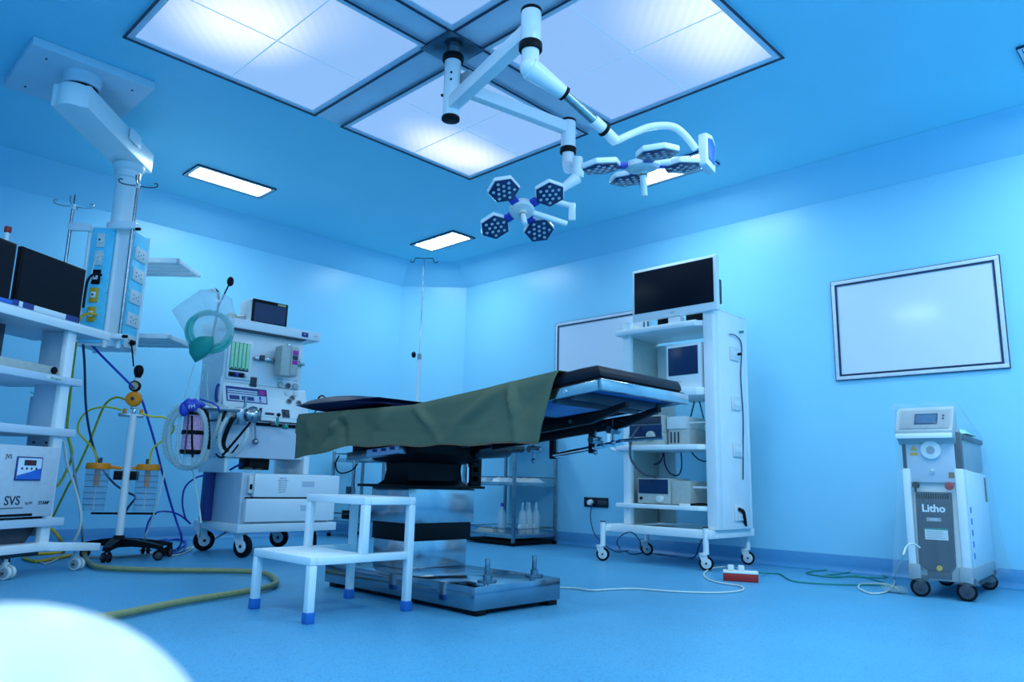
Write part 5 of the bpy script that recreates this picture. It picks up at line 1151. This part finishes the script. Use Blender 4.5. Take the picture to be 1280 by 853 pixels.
text('MEDICAL', .014, (-2.87, 4.642, 1.285), (.995, -.10, 0), (0, 0, 1), 'grey', k)
k = thing('camera_unit', 'grey endoscopy unit with dark front and round knob on the third shelf', 'equipment', (-3.1, 4.8, .8365))
MB().box(-3.30, -2.99, 4.63, 4.95, .838, .925, .004).build('body', 'beige_grey', k); MB().box(-3.285, -3.005, 4.626, 4.6295, .90, .985, .001).build('front_panel', 'screen_blue', k)
MB().box(-3.30, -2.99, 4.631, 4.95, .926, 1.055, .004).build('upper_body', 'beige_grey', k); MB().box(-3.285, -3.01, 4.626, 4.6305, .99, 1.045, .001).build('front_panel', 'print', k)
MB().cyl((-3.09, 4.625, .905), (-3.09, 4.595, .905), .035, .030, n=24, bev=.003).build('knob', 'beige_grey', k)
for x in (-3.25, -3.2, -3.15): MB().cyl((x, 4.629, .87), (x, 4.622, .87), .008, n=12).build('button', 'offwhite', k)
k = thing('recorder_box', 'pale grey slim recorder lying right of the endoscopy unit on the third shelf', 'equipment', (-2.88, 4.8, .8365))
MB().box(-2.975, -2.82, 4.65, 4.92, .95, 1.04, .004).build('upper_body', 'offwhite', k); MB().box(-2.97, -2.80, 4.66, 4.94, .838, .949, .004).build('lower_body', 'beige_grey', k)
for x in (-2.95, -2.92, -2.89): MB().box(x, x+.012, 4.655, 4.6595, .85, .93, .001).build('vent', 'dark_grey', k)
k = thing('light_source', 'grey box light source with dark front panel on the lowest shelf', 'equipment', (-3.05, 4.8, .4155))
MB().box(-3.225, -2.955, 4.64, 4.92, .420, .600, .004).build('body', 'beige_grey', k); MB().box(-3.215, -2.965, 4.636, 4.6395, .49, .592, .001).build('front_panel', 'screen_blue', k)
MB().box(-2.952, -2.80, 4.66, 4.92, .420, .585, .004).build('side_module', 'beige_grey', k)
MB().cyl((-3.02, 4.638, .455), (-3.02, 4.60, .455), .024, n=18, bev=.003).build('knob', 'offwhite', k); MB().cyl((-3.19, 4.638, .455), (-3.19, 4.625, .455), .010, n=12).build('button', 'black', k)
for x in (-3.2, -2.83): MB().box(x-.015, x+.015, 4.68, 4.88, .4155, .420).build('foot', 'black', k)
k = tag(MB().box(-2.86, -2.78, 4.61, 4.66, .4155, .428, .002).build('adapter', 'white'), 'small white adapter lying at the front of the lowest shelf', 'adapter')
k = tag(MB().tube([(-2.78, 4.63, .424), (-2.72, 4.66, .430), (-2.67, 4.68, .428), (-2.662, 4.75, .428)], .008, n=8).build('probe_cable', 'black'), 'short black cable lying on the lowest shelf beside the white adapter', 'cable')
rk = ['black cable hanging in a loop under the third shelf, left one', 'black cable hanging in a deep U under the third shelf', 'black cable sagging to the right post under the third shelf', 'short black cable crossing behind the left loop under the third shelf', 'black cable hanging in a V under the second shelf']
for c_, l_ in zip(G['rack_cords'], rk): cable('hanging_cable', c_, .0055, 'navy_cable', l_, group='cables hanging inside the shelf trolley', n=6)
cable('probe_lead', [(-3.19, 4.62, .97), (-3.22, 4.56, .88), (-3.20, 4.52, .74), (-3.13, 4.55, .64), (-3.05, 4.62, .606)], .009, 'print', 'thick black lead drooping from the endoscopy unit to the box below')
cable('side_cable', G['rack_side_cord'], .004, 'navy_cable', 'thin dark cable running down the right side of the shelf trolley')
# ---------------------------------------------------------------- steel shelf racks behind the table
def steel_rack(label, x0, x1, y0, y1, levels, H, black=True):
    t = thing('steel_rack', label, 'rack', ((x0+x1)/2, (y0+y1)/2, 0))
    for (x, y) in ((x0, y0), (x1, y0), (x0, y1), (x1, y1)):
        MB().box(x-.0125, x+.0125, y-.0125, y+.0125, .03, H, .002).build('post', 'steel_brushed', t); MB().box(x-.015, x+.015, y-.015, y+.015, 0, .03, .002).build('foot', 'black', t)
    for z_ in levels:
        s_ = MB().box(x0+.013, x1-.013, y0+.013, y1-.013, z_, z_+.008).build('shelf', 'steel_brushed', t)
        for (a, b_, c, d) in ((x0+.013, x1-.013, y0-.006, y0+.006), (x0+.013, x1-.013, y1-.006, y1+.006), (x0-.006, x0+.006, y0+.013, y1-.013), (x1-.006, x1+.006, y0+.013, y1-.013)):
            MB().box(a, b_, c, d, z_-.022, z_+.012, .002).build('shelf_edge', 'steel', t)
            MB().box(a, b_, (c+d)/2-.003, (c+d)/2+.003, z_+.052, z_+.058).build('guard_rail', 'dark_grey', t) if b_-a > .05 else MB().box((a+b_)/2-.003, (a+b_)/2+.003, c, d, z_+.052, z_+.058).build('guard_rail', 'dark_grey', t)
    if black: MB().box(x0+.013, x1-.013, y0+.013, y1-.013, .012, .040).build('bottom_pan', 'black', t)
    return t
steel_rack('stainless steel shelf rack with bottles behind the operating table', -5.25, -4.60, 4.755, 5.30, (.088, .535, 1.0), 1.03)
steel_rack('small stainless trolley in the corner behind the head of the table', -6.33, -5.98, 4.02, 4.36, (.16, .72), .80, False)
k = tag(MB().box(-6.2, -6.08, 4.06, 4.14, .168, .245, .004).build('black_box', 'black'), 'small black box on the lower shelf of the corner trolley', 'box')
tag(MB().box(-6.06, -5.99, 3.998, 4.012, .40, .47, .003).build('clip_box', 'print'), 'small dark box clipped to the front of the corner trolley', 'box')
def saline(x, y, z, label, blue=False, h=.155, r=.034, grp='plastic bottles on the steel rack'):
    t = thing('plastic_bottle', label, 'bottle', (x, y, z), 0, grp)
    MB().lathe([(r*.9, 0), (r, .006), (r, h*.62), (r*.85, h*.74), (r*.38, h*.86), (r*.34, h*.93)], (x, y, z), n=18).build('body', 'clear', t)
    MB().cyl((x, y, z+h*.93), (x, y, z+h*(1.05 if blue else 1.12)), r*.42, r*.30, n=14).build('cap', 'royal' if blue else 'clear', t)
    if not blue: MB().box(x-r*.6, x+r*.6, y-r*1.03, y-r*.98, z+.045, z+.085).build('label', 'lightblue_print', t)
saline(-4.86, 4.87, .0965, 'clear bottle with blue cap on the bottom shelf of the steel rack', True, .25, .038)
for (x, y, l_) in ((-4.665, 5.115, 'clear saline bottle nearest the right post of the steel rack'), (-4.672, 5.03, 'clear saline bottle in the middle of the trio on the steel rack'), (-4.745, 5.08, 'clear saline bottle at the back of the trio on the steel rack'), (-4.675, 4.945, 'clear saline bottle at the front of the trio on the steel rack')):
    saline(x, y, .0965, l_, False, .245, .034)
for i_, (x0_, x1_, y_, z_, mt) in enumerate(((-5.19, -5.00, 4.82, .5435, 'lilac'), (-4.90, -4.80, 4.79, .5435, 'white'), (-4.77, -4.70, 4.80, .5435, 'lilac'), (-4.86, -4.63, 4.98, .5435, 'offwhite'), (-5.15, -4.93, 4.84, .0965, 'beige_grey'))):
    m = MB(); n_ = 12; rows = []
    for a in range(n_+1):
        row = []
        for c in range(9):
            u, v = a/n_, c/8; e = min(1, 6*min(u, 1-u))*min(1, 6*min(v, 1-v))
            row.append((x0_+(x1_-x0_)*u, y_-.03+(.28 if i_ == 3 else .13)*v, z_+.001+e*(.035+.022*mnoise.noise((u*5+i_, v*5, i_*3)))))
        rows.append(row)
    m.grid(rows); m.bm.faces.new([m.bm.verts.new(p) for p in (rows[0][0], rows[-1][0], rows[-1][-1], rows[0][-1])]); bmesh.ops.remove_doubles(m.bm, verts=m.bm.verts, dist=1e-5)
    tag(m.build('folded_pack', mt), ['lilac folded pack at the left of the middle shelf of the steel rack', 'white paper pack standing out on the middle shelf of the steel rack', 'small lilac pack beside the white paper pack on the steel rack', 'off-white folded pack at the right of the middle shelf of the steel rack', 'grey-green folded cloth pack on the bottom shelf of the steel rack'][i_], 'pack', 'packs on the steel rack')
# ---------------------------------------------------------------- drip stand
t = thing('drip_stand', 'tall drip stand with double hook in the corner of the room', 'drip stand', (-5.27, 4.17, 0))
ix, iy = -5.27, 4.17
for a in range(5):
    an = R_(72*a+20); e_ = (ix+.25*math.cos(an), iy+.25*math.sin(an))
    MB().bar((ix, iy, .085), (*e_, .07), .025, .02, .004).build('base_leg', 'steel_brushed', t); castor(t, *e_, .024, .065, an, .014, 'black', 'black', 'grey')
MB().cyl((ix, iy, .08), (ix, iy, 1.64), .0155, n=16).build('pole', 'white_gloss', t); MB().cyl((ix, iy, 1.62), (ix, iy, 1.67), .019, n=16).build('pole_sleeve', 'grey', t)
MB().cyl((ix, iy, 1.6), (ix, iy, 2.575), .0055, n=10).build('upper_rod', 'steel', t)
MB().lathe([(.010, 0), (.026, .008), (.030, .02), (.022, .034)], (ix-.030, iy-.02, 1.665), (-.8, -.6, 0), n=16).build('height_knob', 'black', t)
for s_ in (-1, 1):
    d_ = rgt*s_
    MB().tube([Vector((ix, iy, 2.575)), Vector((ix, iy, 2.578))+d_*.07, Vector((ix, iy, 2.572))+d_*.085, Vector((ix, iy, 2.545))+d_*.092, Vector((ix, iy, 2.535))+d_*.11, Vector((ix, iy, 2.548))+d_*.13], .0045, n=8).build('hook', 'dark_grey', t)

# ---------------------------------------------------------------- laser console
t = thing('laser_console', 'white and grey wheeled laser console wrapped in clear plastic near the right wall', 'laser console', (-1.25, 4.8, 0), R_(4))
def lc(name, x0, x1, y0, y1, z0, z1, m_, bev=.004, parent=None): return MB().box(x0, x1, y0, y1, z0, z1, bev).build(name, m_, parent or t, local=True)
# local frame: x across (+ right), y back, origin at the centre of the base
X0, X1, Y0, Y1 = -.135, .152, -.27, .46
m = MB(); m.prism([(Y0, .095), (Y1-.01, .115), (Y1, .13), (Y1-.02, .66), (Y0+.07, .675), (Y0+.02, .67)], (0, 0, 0), (0, 1, 0), (0, 0, 1), (1, 0, 0), X0+.012, X1, .014); m.build('side_shell', 'white', t, local=True)
m = MB(); m.prism([(Y0+.02, .67), (Y0+.09, .67), (Y0+.09, .90), (Y0+.02, .88)], (0, 0, 0), (0, 1, 0), (0, 0, 1), (1, 0, 0), X0+.02, X1-.012, .01); m.build('neck', 'grey', t, local=True)
lc('rear_hood', X0+.04, X1-.01, Y0+.13, Y1-.03, .67, .86, 'grey', .014); lc('rear_rim', X0+.03, X1, Y0+.12, Y1-.02, .835, .866, 'dark_grey', .008)
lc('base_skirt', X0+.006, X1+.006, Y0-.006, Y1+.004, .088, .165, 'grey', .01)
lc('front_face', X0+.02, X1-.03, Y0-.010, Y0-.001, .60, .86, 'grey_body', .004)
lc('front_corner', X0-.005, X0+.036, Y0-.02, Y0+.05, .12, .675, 'white_gloss', .010); lc('front_corner', X1-.040, X1+.004, Y0-.02, Y0+.05, .12, .675, 'white_gloss', .010)
lc('foot_guard', X0-.008, X0+.055, Y0-.028, Y0+.04, .085, .17, 'grey', .010); lc('foot_guard', X1-.055, X1+.008, Y0-.028, Y0+.04, .085, .17, 'grey', .010)
lc('neck_side', X0+.0, X0+.03, Y0-.008, Y0+.06, .676, .87, 'dark_grey', .005); lc('neck_side', X1-.05, X1-.002, Y0-.008, Y0+.06, .676, .87, 'dark_grey', .005)
m = MB(); m.prism([(-.088, .17), (-.055, .14), (.055, .14), (.085, .17), (.092, .55), (-.080, .55)], (0.0, Y0-.0245, 0), (1, 0, 0), (0, 0, 1), (0, 1, 0), 0, .02, .003); fp = m.build('front_grille', 'dark_grey', t, local=True)
for k in range(14): MB().box(-.074+k*.0112, -.068+k*.0112, Y0-.027, Y0-.0235, .515, .54, .0).build('grille_slot', 'black', fp, local=True)
text('Litho', .054, (.002, Y0-.0247, .462), (1, 0, 0), (0, 0, 1), 'white_gloss', fp, local=True, off=.0016)
MB().box(-.035, .035, Y0-.0262, Y0-.0248, .395, .415).build('plate', 'grey', fp, local=True)
text('LASER', .016, (0, Y0-.0264, .405), (1, 0, 0), (0, 0, 1), 'white', fp, local=True, depth=.0003)
pl = MB().box(-.048, .062, Y0-.0262, Y0-.0248, .30, .352).build('data_plate', 'offwhite', fp, local=True)
for k in range(4): MB().box(-.04, .05-.012*(k % 2), Y0-.0268, Y0-.0263, .308+k*.011, .311+k*.011).build('print', 'grey', pl, local=True)
MB().box(-.048, .062, Y0-.0262, Y0-.0248, .353, .360).build('data_plate_band', 'teal', fp, local=True)
lc('pedal_port', -.05, .06, Y0-.02, Y0+.02, .10, .139, 'dark_grey', .004)
MB().cyl((.01, Y0-.021, .155), (.01, Y0-.034, .155), .014, n=14).build('socket_yellow', 'yellow', t, local=True)
q = MB().cyl((.012, Y0-.0105, .775), (.012, Y0-.032, .775), .050, n=30, bev=.004).build('fibre_port', 'white_gloss', t, local=True); MB().cyl((.012, Y0-.033, .775), (.012, Y0-.038, .775), .020, n=20).build('port_centre', 'grey', q, local=True)
m = MB(); m.prism([(-.018, -.014), (.018, -.014), (0, .02)], (-.075, Y0-.0105, .785), (1, 0, 0), (0, 0, 1), (0, -1, 0), 0, .001); m.build('warning_sign', 'yellow', t, local=True)
lc('warning_label', -.095, -.055, Y0-.0115, Y0-.0101, .745, .762, 'yellow', 0); lc('warning_label', .085, .112, Y0-.0115, Y0-.0101, .625, .655, 'brown', 0)
MB().cyl((-.075, Y0-.0105, .585), (-.075, Y0-.030, .585), .018, n=18, bev=.002).build('key_switch', 'black', t, local=True); lc('key', -.082, -.070, Y0-.034, Y0-.0305, .548, .585, 'black', .001)
MB().cyl((.088, Y0-.0225, .583), (.088, Y0-.045, .583), .021, n=20, bev=.003).build('emergency_button', 'red', t, local=True)
MB().cyl((.01, Y0-.0105, .665), (.01, Y0-.026, .655), .010, n=12).build('small_knob', 'offwhite', t, local=True)
# head console
m = MB(); m.prism([(Y0-.065, .845), (Y0-.075, .875), (Y0+.015, 1.005), (Y0+.05, 1.015), (Y0+.07, .99), (Y0+.07, .85), (Y0+.0, .80)], (0, 0, 0), (0, 1, 0), (0, 0, 1), (1, 0, 0), X0-.015, X1-.020, .010); hd = m.build('head', mat('pale_grey_head', (.44, .48, .50), .3), t, local=True)
nv = Vector((0, -.822, .569)); uv = Vector((0, .569, .822)); hc = Vector((0, Y0-.030, .940))
def hb(name, x0, x1, u0, u1, th, m_, lift=.0): 
    m = MB(); m.prism([(x0, u0), (x1, u0), (x1, u1), (x0, u1)], hc+nv*lift, (1, 0, 0), uv, nv, .0006, th, .001); return m.build(name, m_, hd, local=True)
hb('bezel', -.125, .115, -.065, .062, .004, 'grey'); hb('screen', -.055, .058, -.038, .036, .006, 'screen_blue'); hb('screen_field', -.048, .05, -.030, .028, .0068, mat('dim_screen', (.06, .13, .25), .2))
for (x, u) in ((.085, .02), (.085, 0.0)): MB().cyl(hc+Vector((x, 0, 0))+uv*u+nv*.004, hc+Vector((x, 0, 0))+uv*u+nv*.007, .006, n=10).build('button', 'dark_grey', hd, local=True)
lc('front_lip', X0-.012, X1-.024, Y0-.078, Y0-.066, .835, .862, 'white', .003, hd)
for z_ in (.46, .40, .34, .28, .22): lc('side_letter', X1+.0005, X1+.0018, Y0+.10, Y0+.135, z_-.016, z_+.016, 'pic_blue', 0)
lc('side_label', X1+.0005, X1+.002, Y1-.11, Y1-.05, .50, .64, 'brown', 0)
for (x, y, a) in ((X0+.04, Y0+.0, 15), (X1-.03, Y0+.0, 10), (X1-.03, Y1-.08, 15), (X0+.04, Y1-.08, 15)):
    castor(t, x, y, .048, .11, R_(a), .024, 'dark_grey', 'black', 'dark_grey', local=True, twin=True, hk=.78)
# clear dust cover
m = MB(); rows = []
prof = [(1.03, -.02, .075, -.05), (.99, .0, .02, .0), (.86, .012, .03, .01), (.60, .022, .02, .02), (.35, .045, .03, .02), (.09, .075, .05, .035)]
for (z_, ex, ey, eb) in prof:
    row = []
    pts = [(X0-ex, Y0-ey-.02), (X1+ex*.6, Y0-ey-.02), (X1+ex, Y1+eb), (X0-ex, Y1+eb)] if z_ < .9 else [(X0-.02, Y0-.03), (X1-.01, Y0-.03), (X1-.01, Y0+.09), (X0-.02, Y0+.09)] if z_ > 1.0 else [(X0-.03, Y0-.09), (X1-.0, Y0-.09), (X1+.006, Y0+.14), (X0-.03, Y0+.14)]
    for i in range(4):
        a, c = Vector(pts[i]), Vector(pts[(i+1) % 4])
        for j in range(14):
            p = a.lerp(c, j/14); w_n = .010*mnoise.noise((p.x*16, p.y*16, z_*2.5))+.006*math.sin(j*1.7+i+z_*3)
            dr = Vector((p.x, p.y-.05)).normalized(); row.append((p.x+dr.x*(w_n+.006), p.y+dr.y*(w_n+.006), z_+.006*math.sin(j*.9)))
    row.append(row[0]); rows.append(row)
m.grid(rows); m.build('dust_cover', 'wrap', t, local=True)
k = thing('folded_gown', 'pale green folded cover lying on the back of the laser console', 'cloth', Matrix.Translation(t.location) @ t.rotation_euler.to_matrix().to_4x4() @ Vector((.02, .03, .872)), R_(4))
m = MB(); rows = []
for a in range(15):
    row = []
    for c in range(17):
        u, v = a/14, c/16; e = min(1, 5*min(u, 1-u))*min(1, 5*min(v, 1-v)); row.append((-.10+.24*u, -.12+.28*v, .002+e*(.020+.020*mnoise.noise((u*4, v*6, 2))+.01*math.sin(u*9))))
    rows.append(row)
m.grid(rows); m.build('cloth', mat('pale_mint_cloth', (.45, .78, .66), .8), k, local=True, solid=.002)
# ---------------------------------------------------------------- extension block on the floor
t = thing('extension_block', 'red and white extension socket block on the floor beside the shelf trolley', 'extension socket', (-2.24, 4.28, 0), R_(28))
MB().box(-.10, .10, -.05, .05, 0, .045, .004).build('base', 'red', t, local=True); MB().box(-.10, .10, -.05, .05, .0455, .058, .003).build('cover', 'white', t, local=True)
for x in (-.055, .005): MB().box(x-.018, x+.018, -.02, .02, .0585, .090, .005).build('plug', 'offwhite', t, local=True)
# ---------------------------------------------------------------- hoses and cables
cable('floor_hose', G['hose'], .0145, 'drab', 'thick olive drab hose curving over the floor behind the step stool', 'hose', n=12)
for i_, c_ in enumerate(G['suction_hoses']): cable('suction_hose', c_, (.0075, .0065, .0065)[i_], ('olive_hose', 'yellow_hose', 'yellow_hose')[i_], ['olive yellow suction hose running down behind the left orange-lidded jar', 'yellow suction hose arching to the left orange-lidded jar', 'yellow suction hose arching to the right orange-lidded jar'][i_], 'hose', 'yellow suction hoses')
cable('gas_hose', G['blue_hose'], .0075, 'blue_hose', 'blue gas hose slanting from the pendant past the suction stand to the floor', 'hose')
cable('gas_hose', G['dark_hose'], .0075, 'dark_hose', 'dark navy hose hanging from the pendant behind the suction stand pole', 'hose')
cable('gas_hose', G['blue_hose_loop'], .0065, 'blue_hose', 'blue hose looping from the anaesthesia machine to the floor', 'hose')
cable('white_tube', G['white_tube_a'], .0055, 'cable_white', 'white tube hanging right of the right orange-lidded jar to the floor')
cable('white_tube', G['white_tube_b'], .0060, 'cable_white', 'long white tube hanging in front of the pink absorber down to the floor')
cable('white_tube', G['grey_tube_left'], .0080, 'cable_white', 'white tube hanging at the right post of the left trolley')
cable('grey_tube', G['grey_tube_back'], .0075, 'grey', 'grey tube behind the left trolley running along the floor')
cable('yellow_cable', G['yellow_cable'], .0085, 'olive_hose', 'yellow hose running down behind the right post of the left trolley', 'hose')
cable('yellow_cable', G['yellow_low'], .010, 'yellow', 'yellow hose coiled on the floor under the left trolley', 'hose')
cable('floor_cable', G['white_floor_cable'], .005, 'cable_white', 'short white cable on the floor under the left trolley')
cable('floor_cable', G['table_cord'], .0048, 'cable_white', 'white power cable from the operating table base to the red socket block')
cable('floor_cable', G['green_cord'], .0048, 'green_cable', 'green cable from the red socket block to the laser console')
cable('floor_cable', G['green_coil'], .0045, 'green_cable', 'coil of dark green cable on the floor left of the laser console')
cable('floor_cable', G['white_coil'], .0050, 'cable_white', 'white cable looping from the laser console onto the floor')
cable('floor_cable', G['rear_cable'], .0060, 'cable_white', 'grey cable leaving the laser console at the right edge of the photo')
cable('floor_cable', G['blue_wall_cord'], .0045, 'navy_cable', 'dark blue cable from the wall socket tangled under the shelf trolley')
cable('pendant_cable', G['pendant_white_cord'], .005, 'cable_white', 'thin white cord plugged into the second outlet of the pendant')
cable('pendant_cable', G['pendant_black_cord'], .008, 'black', 'black hose plugged into the black outlet of the pendant')
cable('pendant_cable', G['pendant_yellow_cord'], .008, 'yellow', 'yellow hose plugged into the lowest yellow outlet of the pendant')
cable('suction_lead', G['microphone'], .005, 'black', 'black cord from the pendant plug down to the top of the suction stand')
cable('machine_cord', G['machine_cord'], .008, 'blue_hose', 'dark blue hose in the recess of the anaesthesia machine')
cable('valve_rod', G['arm_rod'], .008, 'black', 'black hose slanting down from the chrome valve block', 'hose')
cable('dropped_cable', G['table_hang_cord'], .004, 'black', 'thin black cord looping below the control strip of the operating table')
cable('dropped_cable', G['monitor_cord'], .003, 'navy_cable', 'thin dark cord hanging in front of the corner trolley')
o = MB().box(-1.515, -1.40, 4.50, 4.60, 0, .035, .012)
for k in range(3): o.sph((-1.50+.04*k, 4.53+.03*(k % 2), .022), .026, (1.3, 1.0, .8), n=12)
tag(o.build('cable_bundle', 'wrap'), 'crumpled clear plastic bundle on the floor beside the laser console', 'plastic bundle')
# ---------------------------------------------------------------- foreground bin
t = thing('pedal_bin', 'white round-lidded bin blurred in the near left foreground', 'bin', (-.528, .118, 0))
prof = [(.0, .0), (.105, 0), (.112, .01), (.128, .305), (.132, .325)]
MB().lathe([(.105, 0), (.112, .01), (.128, .328), (.130, .333)], (-.528, .118, 0), n=48).build('body', 'bin_white', t)
r_, zc = .138, .334
MB().lathe([(r_, zc-.003)]+[(r_*math.cos(R_(a)), zc+r_*math.sin(R_(a))) for a in range(0, 89, 6)]+[(.001, zc+r_)], (-.528, .118, 0), n=48).build('lid', 'bin_white', t)
